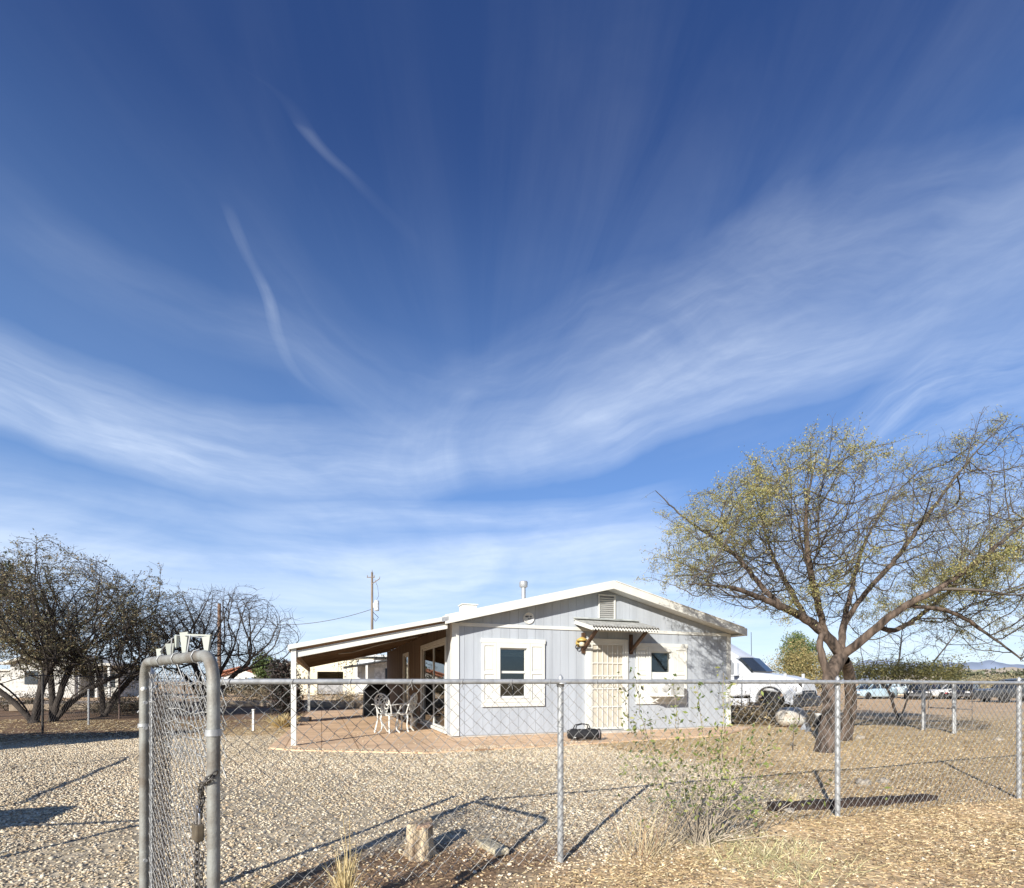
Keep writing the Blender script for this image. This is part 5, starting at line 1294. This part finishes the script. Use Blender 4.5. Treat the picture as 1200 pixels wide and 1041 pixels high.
b = MB(); b.lathe([(.05, -.02), (.22, 0), (.24, .1), (.24, .95), (.2, 1.05), (.06, 1.1)], (.48, 0, toph - 3.9), 14); b.box(.1, .25, -.05, .05, toph - 3.6, toph - 3.1); b.build('transformer', M('transformer_grey', (.62, .64, .64), .5), up)
b = MB(); b.tube([(.45, 0, toph - 2.8), (.7, -.1, toph - 2.4), (.6, -.1, toph - 1.5), (.3, -.1, toph - .7)], .02, 4); b.tube([(.1, -.2, toph - 4.0), (.7, -.2, toph - 4.6), (.4, -.2, toph - 5.0), (.1, -.1, toph - 4.6)], .03, 4); b.build('jumper_wire', wire_dark, up)
Zq = 60; pb2 = at(257, Zq); toph2 = zz(708, Zq)
up2 = thing('utility_pole', 'reddish wooden utility pole seen through the bare fan shaped tree', 'utility pole', pb2)
b = MB(); b.tube([(0, 0, 0), (0, 0, toph2)], [.22, .18], 12); b.build('pole', M('pole_red', (.25, .16, .11), .9, 0, .2, 3), up2)
b = MB(); b.lathe([(.18, 0), (.2, .05), (.08, .12)], (0, 0, toph2), 10); b.build('pole_cap', galv, up2)
a = Vector((pb.x, pb.y, zz(714, Zp))); c = Vector((pb2.x, pb2.y, zz(722, Zq)))
def wirespan(label, a, c, sag, r=.03):
    b = MB(); b.tube([a.lerp(c, t / 24) - Vector((0, 0, sag * 4 * (t / 24) * (1 - t / 24))) for t in range(25)], r, 5); tag(b.build('power_line', M('cable_black', (.10, .10, .11), .7), None), label, 'power line')
wirespan('thick drooping cable running left from the transformer pole', a, c, 1.3)
wirespan('cable leaving the top of the reddish pole to the left', c, c + Vector((-40, 6, 1.0)), 1.2, .02)

# ------------------------------------------------------------------ vehicles
def wheel(parent, x, y, r, w, rimm=None, dual=False):
    b = MB(); rot = Matrix.Rotation(R(90), 3, 'X')
    b.lathe([(r * .60, -w / 2), (r * .93, -w / 2), (r, -w * .3), (r, w * .3), (r * .93, w / 2), (r * .60, w / 2)], (x, y, r), 22, rot)
    wh = b.build('wheel', rubber, parent)
    b = MB(); b.lathe([(r * .05, -w * .42), (r * .28, -w * .45), (r * .34, -w * .30), (r * .56, -w * .34), (r * .605, -w * .47), (r * .605, w * .47), (r * .56, w * .34), (r * .34, w * .3), (r * .28, w * .45), (r * .05, w * .42)], (x, y, r), 18, rot)
    b.build('rim', rimm or chrome, wh)
def sec(x, w0, w1, z0, z1, r=.1, n=3):
    """rounded section at x: half width w0 at bottom, w1 at top"""
    out = []
    for (sy, sz, wy, z, a0) in ((1, -1, w0, z0, -90), (1, 1, w1, z1, 0), (-1, 1, w1, z1, 90), (-1, -1, w0, z0, 180)):
        for k in range(n + 1):
            a = R(a0 + 90 * k / n); out.append((x, sy * (wy - r) + r * math.cos(a), z - sz * r + r * math.sin(a)))
    return out
def car(name, label, pos, heading, col, style='sedan', cat='car', L_=4.5, group='cars parked in the dirt lot', rough=.3):
    c = thing(name, label, cat, pos, heading, group); W = .88
    paint = M('paint_' + label[:24].replace(' ', '_'), col, rough, .1, .05, 2, spec=.6)
    b = MB(); h = L_ / 2
    if style == 'sedan':
        prof = [(-h, .70, .40, .72), (-h + .12, .80, .26, .92), (-h + .8, .88, .22, .98), (-1.0, .89, .20, .96), (.6, .89, .20, .95), (h - 1.0, .88, .22, .88), (h - .35, .84, .24, .80), (h, .68, .36, .62)]
        gh = [(-1.75, .62, .62, .93, .97), (-1.05, .74, .60, .93, 1.40), (-.2, .76, .60, .93, 1.45), (.45, .75, .58, .93, 1.40), (1.15, .70, .66, .93, .95)]
    elif style == 'pickup':
        prof = [(-h, .80, .50, 1.05), (-h + .1, .90, .42, 1.15), (-.8, .92, .40, 1.15), (.9, .92, .38, 1.12), (h - .4, .90, .42, 1.05), (h, .82, .45, .92)]
        gh = [(-.75, .80, .72, 1.10, 1.16), (-.6, .80, .66, 1.10, 1.72), (.3, .80, .66, 1.10, 1.75), (.95, .78, .70, 1.08, 1.2), (1.0, .78, .74, 1.08, 1.12)]
    else:
        prof = [(-h, .82, .45, .95), (-h + .1, .90, .36, 1.10), (-.8, .93, .34, 1.12), (.8, .93, .34, 1.10), (h - .4, .90, .38, 1.02), (h, .80, .42, .90)]
        gh = [(-h + .06, .80, .70, 1.06, 1.15), (-h + .25, .82, .68, 1.06, 1.72), (-.3, .83, .68, 1.06, 1.80), (.55, .82, .66, 1.06, 1.72), (1.15, .78, .70, 1.06, 1.12)]
    b.loft([sec(x, w * .96, w, z0, z1, .12) for (x, w, z0, z1) in prof]); b.build('body', paint, c)
    b = MB(); b.loft([sec(x, w0, w1, z0, z1, .03) for (x, w0, w1, z0, z1) in gh]); b.build('windows', M('tinted_glass', (.02, .025, .03), .08, 0, .1, spec=.8), c)
    # roof skin and pillars
    b = MB(); g2 = gh[1:4]; b.loft([sec(x, w1 + .015, w1 + .01, z1 - .05, z1 + .02, .03) for (x, w0, w1, z0, z1) in g2])
    for s in (-1, 1):
        for (p, q_) in ((gh[0], gh[1]), (gh[3], gh[4])): b.beam((p[0], s * (p[2]), p[4] + .0), (q_[0], s * (q_[2] + .0), q_[4]), .07, .05)
        m = gh[2]; b.beam((m[0], s * (m[1] + .005), m[3]), (m[0], s * (m[2] + .012), m[4]), .06, .05)
    b.build('roof', paint, c)
    wr = .33 if style == 'sedan' else .39
    for x in (-h + .85, h - .85):
        for s in (-1, 1):
            wheel(c, x, s * (.80 if style == 'sedan' else .84), wr, .22)
    for s in (-1, 1):
        b = MB(); b.obox((h - .06, s * .58, .66 if style == 'sedan' else .85), .05, .16, .07); b.build('headlight', M('lamp_glass', (.7, .7, .7), .15), c)
        b = MB(); b.obox((-h + .05, s * .62, .78 if style == 'sedan' else .95), .05, .12, .08); b.build('taillight', M('red_lens', (.45, .03, .02), .3), c)
    for xb, zb in ((h - .02, .40), (-h + .02, .45)): b = MB(); b.obox((xb, 0, zb), .05, .7, .09); b.build('bumper', M('bumper_grey', (.08, .08, .085), .6), c)
    return c
def P(px, Z): return at(px, Z)
def PG(px, Z):
    v = at(px, Z); v.z = gz(v.x, v.y); return v
car('parked_car', 'pale blue sedan, leftmost of the parked cars right of the mesquite trunk', PG(1021, 47), R(196), (.42, .55, .62))
car('parked_car', 'white pickup with light blue tint parked beside the pale blue sedan', PG(1056, 50), R(188), (.55, .66, .70), 'pickup', L_=5.0, cat='pickup truck')
car('parked_car', 'black hatchback parked between the white pickup and the red car', PG(1075, 46), R(235), (.02, .022, .025), L_=4.0)
car('parked_car', 'small red car parked behind the gate posts', PG(1089, 48), R(250), (.45, .04, .05), L_=4.0)
car('parked_car', 'white sedan parked right of the red car', PG(1108, 47), R(190), (.62, .63, .62))
car('parked_car', 'black sedan at the right end of the row, before the cream wall', PG(1132, 46), R(215), (.025, .025, .03), L_=4.1)
car('parked_suv', 'dark grey SUV parked at the right edge of the picture', PG(1190, 39), R(176), (.05, .055, .06), 'suv', cat='SUV', L_=4.7)

# semi truck
TZ = 21.5
semi = thing('semi_truck', 'white semi truck with sleeper cab parked behind the right corner of the house', 'semi truck', at(873, TZ, -.02), R(-54))
sc_ = .785
wp = M('truck_white', (.58, .60, .62), .3, 0, .03, 2, spec=.6)
dkg = M('tinted_glass', (.02, .025, .03), .08)
def S(x, w0, w1, z0, z1, r=.15): return [(a * sc_, b_ * sc_, c_ * sc_) for (a, b_, c_) in sec(x, w0, w1, z0, z1, r, 4)]
# x forward; front axle at x=1.9 ; cab back -1.6, sleeper to -3.6
b = MB(); b.loft([S(-3.9, 1.2, 1.2, .75, 2.9, .1), S(-3.8, 1.23, 1.23, .7, 2.95, .12), S(-1.0, 1.23, 1.2, .7, 2.95, .12), S(-.2, 1.22, 1.16, .75, 2.92, .15), S(.35, 1.2, 1.1, .8, 2.55, .15), S(.9, 1.16, 1.05, .85, 2.02, .12)]); b.build('cab', wp, semi)
b = MB(); b.loft([S(-3.85, 1.18, 1.0, 2.9, 3.95, .25), S(-2.4, 1.18, 1.0, 2.9, 3.95, .3), S(-1.3, 1.17, .95, 2.88, 3.75, .3), S(-.5, 1.12, .85, 2.86, 3.25, .15), S(.1, 1.0, .8, 2.75, 2.88, .05)]); b.build('roof_fairing', wp, semi)
b = MB(); b.loft([S(.7, 1.10, .95, 1.2, 2.06, .12), S(1.4, 1.05, .88, 1.1, 1.98, .2), S(2.4, .98, .80, .95, 1.84, .22), S(3.0, .9, .7, .9, 1.68, .22), S(3.25, .8, .6, .92, 1.5, .2)]); b.build('hood', wp, semi)
b = MB()
for s in (-1, 1):
    arch = []
    for k in range(13):
        a = R(-8 + 196 * k / 12); arch.append((1.95 + .72 * math.cos(a), .60 + .72 * math.sin(a)))
    outer = [(2.95, .55), (3.0, 1.1), (2.6, 1.45), (1.9, 1.52), (1.2, 1.45), (.9, 1.2), (.9, .5)]
    inner = arch[::-1]
    poly = [(3.05, .45), (3.1, 1.05), (2.75, 1.42), (2.2, 1.55), (1.5, 1.52), (.98, 1.35), (.95, .5)] + [p for p in arch[::-1]]
    y0, y1 = (s * .95, s * 1.24)
    b.prism([(p[0] * sc_, p[1] * sc_) for p in poly], min(y0, y1) * sc_, max(y0, y1) * sc_)
b.build('fender', wp, semi, bevel=.03)
b = MB(); b.loft([S(3.05, 1.2, 1.2, .35, .85, .1), S(3.3, 1.1, 1.1, .35, .85, .1), S(3.42, .85, .85, .38, .8, .1)]); b.build('bumper', M('truck_bumper', (.06, .06, .065), .4), semi)
b = MB(); b.add([tuple(c * sc_ for c in v) for v in ((3.30, -.72, .86), (3.30, .72, .86), (3.16, .66, 1.58), (3.16, -.66, 1.58), (3.15, -.72, .86), (3.15, .72, .86), (3.02, .66, 1.58), (3.02, -.66, 1.58))], [(0, 1, 2, 3), (4, 7, 6, 5), (0, 4, 5, 1), (2, 6, 7, 3), (0, 3, 7, 4), (1, 5, 6, 2)])
gl = b.build('grille', black_pl, semi)
b = MB()
for k in range(6): z = 1.02 + k * .1; b.box((3.275 - (z - .95) * .19) * sc_, (3.30 - (z - .95) * .19) * sc_, -.5 * sc_, .5 * sc_, z * sc_, (z + .025) * sc_)
b.build('grille_bar', chrome, gl)
b = MB() # windscreen
ws = [(.98, -.98, 2.06), (.98, .98, 2.06), (.26, .92, 2.78), (.26, -.92, 2.78)]; 
nrm = Vector((.72, 0, .72)).normalized() * .03
ws1 = [Vector(v) + Vector((.04, 0, .03)) for v in ws]; mid0 = Vector((1.12, 0, 2.06)); mid1 = Vector((.38, 0, 2.80))
front = [ws1[0], mid0 + Vector((.05, 0, .03)), ws1[1], ws1[2], mid1 + Vector((.02, 0, .03)), ws1[3]]; back = [v - Vector((.2, 0, .15)) for v in front]
b.add([tuple(v * sc_) for v in front + back], [(0, 1, 4, 5), (1, 2, 3, 4), (6, 11, 10, 7), (7, 10, 9, 8)] + [(k, k + 6, (k + 1) % 6 + 6, (k + 1) % 6) for k in range(6)])
b.build('windscreen', dkg, semi)
for s in (-1, 1):
    b = MB(); y = s * 1.235
    pts = [(-.85, 1.95), (.25, 1.95), (.30, 2.1), (-.05, 2.68), (-.85, 2.72)]
    b.prism([(p[0] * sc_, p[1] * sc_) for p in pts], min(y * .96, y * 1.003) * sc_, max(y * .96, y * 1.003) * sc_); sd = b.build('side_window', dkg, semi)
    b = MB(); b.box(-.02 * sc_, .02 * sc_, min(y, y * 1.01) * sc_, max(y, y * 1.01) * sc_, 1.95 * sc_, 2.68 * sc_); b.build('pillar', wp, sd)
    b = MB(); ym = s * 1.48; b.box(.28 * sc_, .46 * sc_, (ym - .13) * sc_, (ym + .13) * sc_, 1.85 * sc_, 2.55 * sc_)
    mr_ = b.build('mirror', wp, semi, bevel=.03); b = MB(); b.cyl((.35 * sc_, s * 1.18 * sc_, 2.45 * sc_), (.37 * sc_, ym * sc_, 2.45 * sc_), .02); b.cyl((.35 * sc_, s * 1.18 * sc_, 1.95 * sc_), (.37 * sc_, ym * sc_, 1.95 * sc_), .02); b.build('mirror_arm', black_pl, mr_)
    b = MB(); y = s * 1.232
    for (xa, xb, za, zb) in ((-1.0, -.985, .85, 2.8), (.55, .565, .95, 1.95), (-1.0, .56, 1.82, 1.835), (-3.6, -1.1, 1.05, 1.09), (-3.6, -1.1, 1.25, 1.27)): b.box(xa * sc_, xb * sc_, min(y, y * 1.006) * sc_, max(y, y * 1.006) * sc_, za * sc_, zb * sc_)
    b.build('door_seam', M('seam_grey', (.25, .25, .25), .6), semi)
    b = MB(); b.box(-.8 * sc_, -.55 * sc_, min(y, y * 1.03) * sc_, max(y, y * 1.03) * sc_, 1.62 * sc_, 1.70 * sc_); b.build('door_handle', black_pl, semi)
    b = MB(); b.box(-3.6 * sc_, .8 * sc_, min(s * 1.0, s * 1.22) * sc_, max(s * 1.0, s * 1.22) * sc_, .32 * sc_, .695 * sc_); b.build('side_skirt', wp, semi, bevel=.02)
    b = MB(); b.blob((2.98 * sc_, s * .93 * sc_, 1.22 * sc_), .12, .12, .13, 6); b.build('headlight', M('lamp_glass', (.7, .7, .7), .15), semi)
    b = MB(); b.box(2.5 * sc_, 2.62 * sc_, (s * .92 - .06) * sc_, (s * .92 + .06) * sc_, 1.62 * sc_, 1.95 * sc_); b.build('hood_mirror', wp, semi, bevel=.02)
    wheel(semi, 1.95 * sc_, s * 1.08 * sc_, .52 * sc_, .28 * sc_)
    wheel(semi, -5.2 * sc_, s * 1.02 * sc_, .52 * sc_, .5 * sc_)
b = MB(); b.box(-6.2 * sc_, .5 * sc_, -.45 * sc_, .45 * sc_, .55 * sc_, .85 * sc_); b.build('chassis', black_pl, semi)
b = MB(); b.tube([(-.3 * sc_, 1.2 * sc_, 2.9 * sc_), (-.35 * sc_, 1.25 * sc_, 4.3 * sc_)], .012, 5); b.build('antenna', black_pl, semi)

# ------------------------------------------------------------------ camera, light, world
cam_d = bpy.data.cameras.new('camera'); cam = bpy.data.objects.new('camera', cam_d); COL.objects.link(cam)
cam.location = (0, 0, HC); cam.rotation_euler = (R(90), 0, 0)
cam_d.sensor_width = 36; cam_d.lens = 18; cam_d.shift_y = 278.5 / 1200; cam_d.clip_end = 20000; cam_d.clip_start = .05
scene.camera = cam
SEL = R(23.2); sdir = Vector((-.455, -.89, 0)).normalized() * math.cos(SEL) + Vector((0, 0, math.sin(SEL)))
sd = bpy.data.lights.new('sun', 'SUN'); sd.energy = 5.0; sd.angle = R(.53); sd.color = (1, .95, .87)
sun = bpy.data.objects.new('sun', sd); COL.objects.link(sun); sun.rotation_euler = sdir.to_track_quat('Z', 'Y').to_euler(); sun.location = (-20, -40, 25)

wld = bpy.data.worlds.new('World'); scene.world = wld; wld.use_nodes = True
nt = wld.node_tree; N = nt.nodes; L = nt.links
bg = N['Background']
sky = N.new('ShaderNodeTexSky'); sky.sky_type = 'NISHITA'; sky.sun_disc = False; sky.sun_elevation = SEL; sky.sun_rotation = math.atan2(sdir.x, sdir.y)
sky.altitude = 1400; sky.air_density = 1.15; sky.dust_density = .6; sky.ozone_density = 3.0
bg.inputs['Strength'].default_value = .072
def math_(op, a, b=None, c=None, clamp=False):
    n = N.new('ShaderNodeMath'); n.operation = op; n.use_clamp = clamp
    for i, v in enumerate((a, b, c)):
        if v is None: continue
        if hasattr(v, 'is_output') or not isinstance(v, (int, float)): L.new(v, n.inputs[i])
        else: n.inputs[i].default_value = v
    return n.outputs[0]
tc = N.new('ShaderNodeTexCoord'); sp = N.new('ShaderNodeSeparateXYZ'); L.new(tc.outputs['Generated'], sp.inputs[0])
X_, Y_, Z_ = sp.outputs
azn = math_('ARCTAN2', X_, Y_)                   # radians, 0 = north
eln = math_('ARCSINE', Z_)
def AE(px, py):
    a = (px - 600) / 600; b_ = (799 - py) / 600; return math.atan(a), math.atan(b_ / math.sqrt(1 + a * a))
# warped coordinates so that the streaks are frayed
def comb(x, y, z=0.):
    n = N.new('ShaderNodeCombineXYZ')
    for i, v in enumerate((x, y, z)):
        if isinstance(v, (int, float)): n.inputs[i].default_value = v
        else: L.new(v, n.inputs[i])
    return n.outputs[0]
def noise(vec, scale, detail=5, rough=.55, dist=0.):
    n = N.new('ShaderNodeTexNoise'); n.inputs['Scale'].default_value = scale; n.inputs['Detail'].default_value = detail; n.inputs['Roughness'].default_value = rough; n.inputs['Distortion'].default_value = dist
    L.new(vec, n.inputs['Vector']); return n.outputs['Fac']
def curve(x, pts, lo, hi, v0=0., v1=1.):
    """piecewise curve through pts [(x,y)], x in [lo,hi], y in [v0,v1]"""
    t = math_('DIVIDE', math_('SUBTRACT', x, lo), hi - lo, clamp=True)
    n = N.new('ShaderNodeFloatCurve'); c = n.mapping.curves[0]
    pp = sorted([((a - lo) / (hi - lo), (b_ - v0) / (v1 - v0)) for a, b_ in pts])
    while len(c.points) < len(pp): c.points.new(.5, .5)
    for p_, (a, b_) in zip(c.points, pp): p_.location = (a, b_); p_.handle_type = 'AUTO_CLAMPED'
    n.mapping.update(); L.new(t, n.inputs['Value'])
    return math_('MULTIPLY_ADD', math_('MAXIMUM', n.outputs[0], 0.), v1 - v0, v0)
ae = comb(azn, eln)
w1n = math_('SUBTRACT', noise(ae, 3.0, 3), .5); 
w2n = math_('SUBTRACT', noise(ae, 9.0, 3), .5)
total = None
def streak(pix, wup, wdn, inten, fib=(2.2, 22.), warp=.06, power=1.0, vertical=False, lo_=.25):
    """pix centre line in direction space, half widths (radians) above and below, inten list of (px, value)"""
    global total
    P_ = [AE(*p) for p in pix]
    lo, hi = -.80, .80
    if vertical:
        P2 = [(e, a) for a, e in P_]; x, y = eln, azn
    else: P2 = P_; x, y = azn, eln
    c = curve(x, P2, (0. if vertical else lo), (1. if vertical else hi), -1., 1.)
    d = math_('ADD', math_('SUBTRACT', y, c), math_('MULTIPLY', w1n, warp)); d = math_('ADD', d, math_('MULTIPLY', w2n, warp * .3))
    up_ = math_('SUBTRACT', 1., math_('DIVIDE', math_('MAXIMUM', d, 0.), wup), clamp=True)
    dn_ = math_('SUBTRACT', 1., math_('DIVIDE', math_('MAXIMUM', math_('MULTIPLY', d, -1.), 0.), wdn), clamp=True)
    m = math_('MULTIPLY', up_, dn_); m = math_('MULTIPLY', m, math_('MULTIPLY', m, math_('SUBTRACT', 3., math_('MULTIPLY', m, 2.)))) if power > 1 else math_('MULTIPLY', m, math_('SUBTRACT', 2., m))
    if vertical: it = curve(x, [(AE(*p)[1], v) for p, v in inten], 0., 1., 0., 1.)
    else: it = curve(x, [(AE(p, 500)[0], v) for p, v in inten], lo, hi, 0., 1.)
    fb = noise(comb(math_('MULTIPLY', x, fib[0]), math_('MULTIPLY', d, fib[1]), 3.7 * len(N)), 1.0, 6, .6, .3)
    fb = math_('DIVIDE', math_('SUBTRACT', fb, .28), .42, clamp=True)
    fb = math_('MULTIPLY_ADD', fb, 1. - lo_, lo_)
    f2 = noise(comb(math_('MULTIPLY', x, fib[0] * 3.1), math_('MULTIPLY', d, fib[1] * 3.3), 1.3 * len(N)), 1.0, 6, .55, .15)
    f2 = math_('DIVIDE', math_('SUBTRACT', f2, .30), .40, clamp=True)
    fb = math_('MULTIPLY', fb, math_('MULTIPLY_ADD', f2, .35, .65))
    v = math_('MULTIPLY', math_('MULTIPLY', m, it), fb)
    total = v if total is None else math_('SUBTRACT', math_('ADD', total, v), math_('MULTIPLY', total, v))
streak([(-60, 448), (0, 470), (100, 500), (200, 532), (300, 553), (420, 560), (550, 548), (700, 515), (850, 462), (1000, 412), (1085, 378), (1200, 318), (1260, 290)], .10, .055, [(-60, .55), (0, .6), (120, .6), (300, .58), (420, .5), (600, .42), (750, .45), (900, .55), (1000, .5), (1085, .35), (1180, .15), (1260, .1)], warp=.07, lo_=.45)
streak([(-60, 500), (300, 590), (600, 480), (800, 400), (1000, 322), (1100, 312), (1200, 286), (1260, 276)], .13, .10, [(-60, 0), (400, .0), (520, .14), (700, .25), (900, .24), (1050, .22), (1150, .25), (1260, .25)], warp=.12)
streak([(-60, 600), (150, 592), (300, 607), (450, 606), (600, 606), (720, 596), (800, 580), (900, 560), (1200, 540)], .03, .025, [(-60, .05), (250, .12), (330, .5), (500, .55), (700, .6), (770, .35), (850, .0), (1260, 0)], warp=.02)
streak([(-60, 615), (100, 640), (250, 670), (400, 668), (600, 652), (760, 628), (900, 640), (1260, 650)], .05, .06, [(-60, .6), (100, .55), (250, .4), (380, .5), (600, .65), (760, .5), (900, .2), (1260, .2)], warp=.04, lo_=.4)
streak([(-60, 745), (1260, 740)], .26, .16, [(-60, .85), (300, .88), (600, .86), (900, .82), (1260, .78)], warp=.05, lo_=.6)
streak([(900, 600), (1000, 540), (1100, 455), (1200, 425), (1260, 410)], .08, .09, [(880, 0), (980, .2), (1080, .45), (1200, .35), (1260, .3)], fib=(6., 30.), warp=.12, lo_=.1)
# thin contrail-like wisps on the left
streak([(262, 230), (285, 290), (312, 345), (325, 395), (348, 440), (400, 480)], .014, .012, [((262, 235), 0), ((280, 280), .12), ((300, 310), .08), ((312, 340), .20), ((318, 375), .14), ((330, 410), .10), ((348, 440), .06), ((400, 480), 0)], vertical=True, fib=(8, 30), warp=.012, lo_=.5)
streak([(250, 60), (330, 110), (370, 165), (430, 225), (520, 320), (600, 420)], .022, .022, [((250, 60), .0), ((330, 110), .01), ((355, 145), .03), ((368, 160), .11), ((385, 185), .09), ((420, 215), .04), ((460, 260), .015), ((520, 320), .0), ((600, 420), .0)], vertical=True, fib=(5, 18), warp=.03, lo_=.5)
streak([(0, 240), (100, 310), (220, 370), (330, 405), (430, 470), (560, 530)], .05, .045, [(0, .03), (80, .07), (220, .09), (330, .14), (430, .12), (560, .05), (620, 0)], warp=.05, fib=(3, 20), lo_=.4)
streak([(300, 330), (420, 470), (520, 510), (640, 500), (760, 440), (880, 360)], .13, .10, [(250, 0), (350, .05), (520, .12), (640, .16), (760, .2), (880, .15), (960, 0)], warp=.1, lo_=.4)
# radial fan of thin veil to the upper right and left
a0, e0 = AE(560, 560)
da = math_('SUBTRACT', azn, a0); de = math_('SUBTRACT', eln, e0)
ang = math_('ARCTAN2', de, da); rad_ = math_('SQRT', math_('ADD', math_('MULTIPLY', da, da), math_('MULTIPLY', de, de)))
fan = noise(comb(math_('MULTIPLY', ang, 3.2), math_('MULTIPLY', rad_, 1.2), 5.), 1.0, 6, .6, .4)
fan = math_('DIVIDE', math_('SUBTRACT', fan, .40), .35, clamp=True)
side = curve(azn, [(-.8, .25), (-.3, .3), (0, .45), (.3, .7), (.8, .95)], -.8, .8)
elm = curve(eln, [(0, .0), (.12, .2), (.3, .6), (.55, .75), (.75, .5), (.95, .3)], 0., 1.)
fan = math_('MULTIPLY', fan, math_('MULTIPLY', rad_, 2.2, clamp=True))
v = math_('MULTIPLY', math_('MULTIPLY', fan, side), math_('MULTIPLY', elm, .17))
total = math_('SUBTRACT', math_('ADD', total, v), math_('MULTIPLY', total, v))
front = math_('MULTIPLY', Y_, 4., clamp=True)
big = noise(comb(math_('MULTIPLY', azn, 2.6), math_('MULTIPLY', eln, 6.), 21.), 1.0, 7, .6, .8)
big = math_('DIVIDE', math_('SUBTRACT', big, .33), .30, clamp=True)
lowk = curve(eln, [(0, 1), (.12, .9), (.25, .3), (1, 0)], 0., 1.)
big = math_('MAXIMUM', math_('MULTIPLY_ADD', big, .5, .5), lowk)
total = math_('MULTIPLY', math_('MULTIPLY', total, front), big)
hs = N.new('ShaderNodeHueSaturation'); hs.inputs['Saturation'].default_value = 1.2; hs.inputs['Value'].default_value = 1.06; hs.inputs['Hue'].default_value = .518; L.new(sky.outputs[0], hs.inputs['Color'])
veil = curve(eln, [(0, .45), (.12, .42), (.30, .34), (.48, .22), (.66, .08), (.85, 0), (1, 0)], 0., 1.)
mv = N.new('ShaderNodeMix'); mv.data_type = 'RGBA'; L.new(veil, mv.inputs[0]); L.new(hs.outputs[0], mv.inputs[6]); mv.inputs[7].default_value = (3.0, 5.6, 10.2, 1)
mx = N.new('ShaderNodeMix'); mx.data_type = 'RGBA'; L.new(total, mx.inputs[0]); L.new(mv.outputs[2], mx.inputs[6]); mx.inputs[7].default_value = (8.6, 9.6, 11.0, 1)
L.new(mx.outputs[2], bg.inputs['Color'])

scene.view_settings.view_transform = 'Standard'; scene.view_settings.look = 'None'; scene.view_settings.exposure = .68; scene.view_settings.gamma = 1
scene.view_settings.use_curve_mapping = False
scene.cycles.max_bounces = 8; scene.cycles.transparent_max_bounces = 16
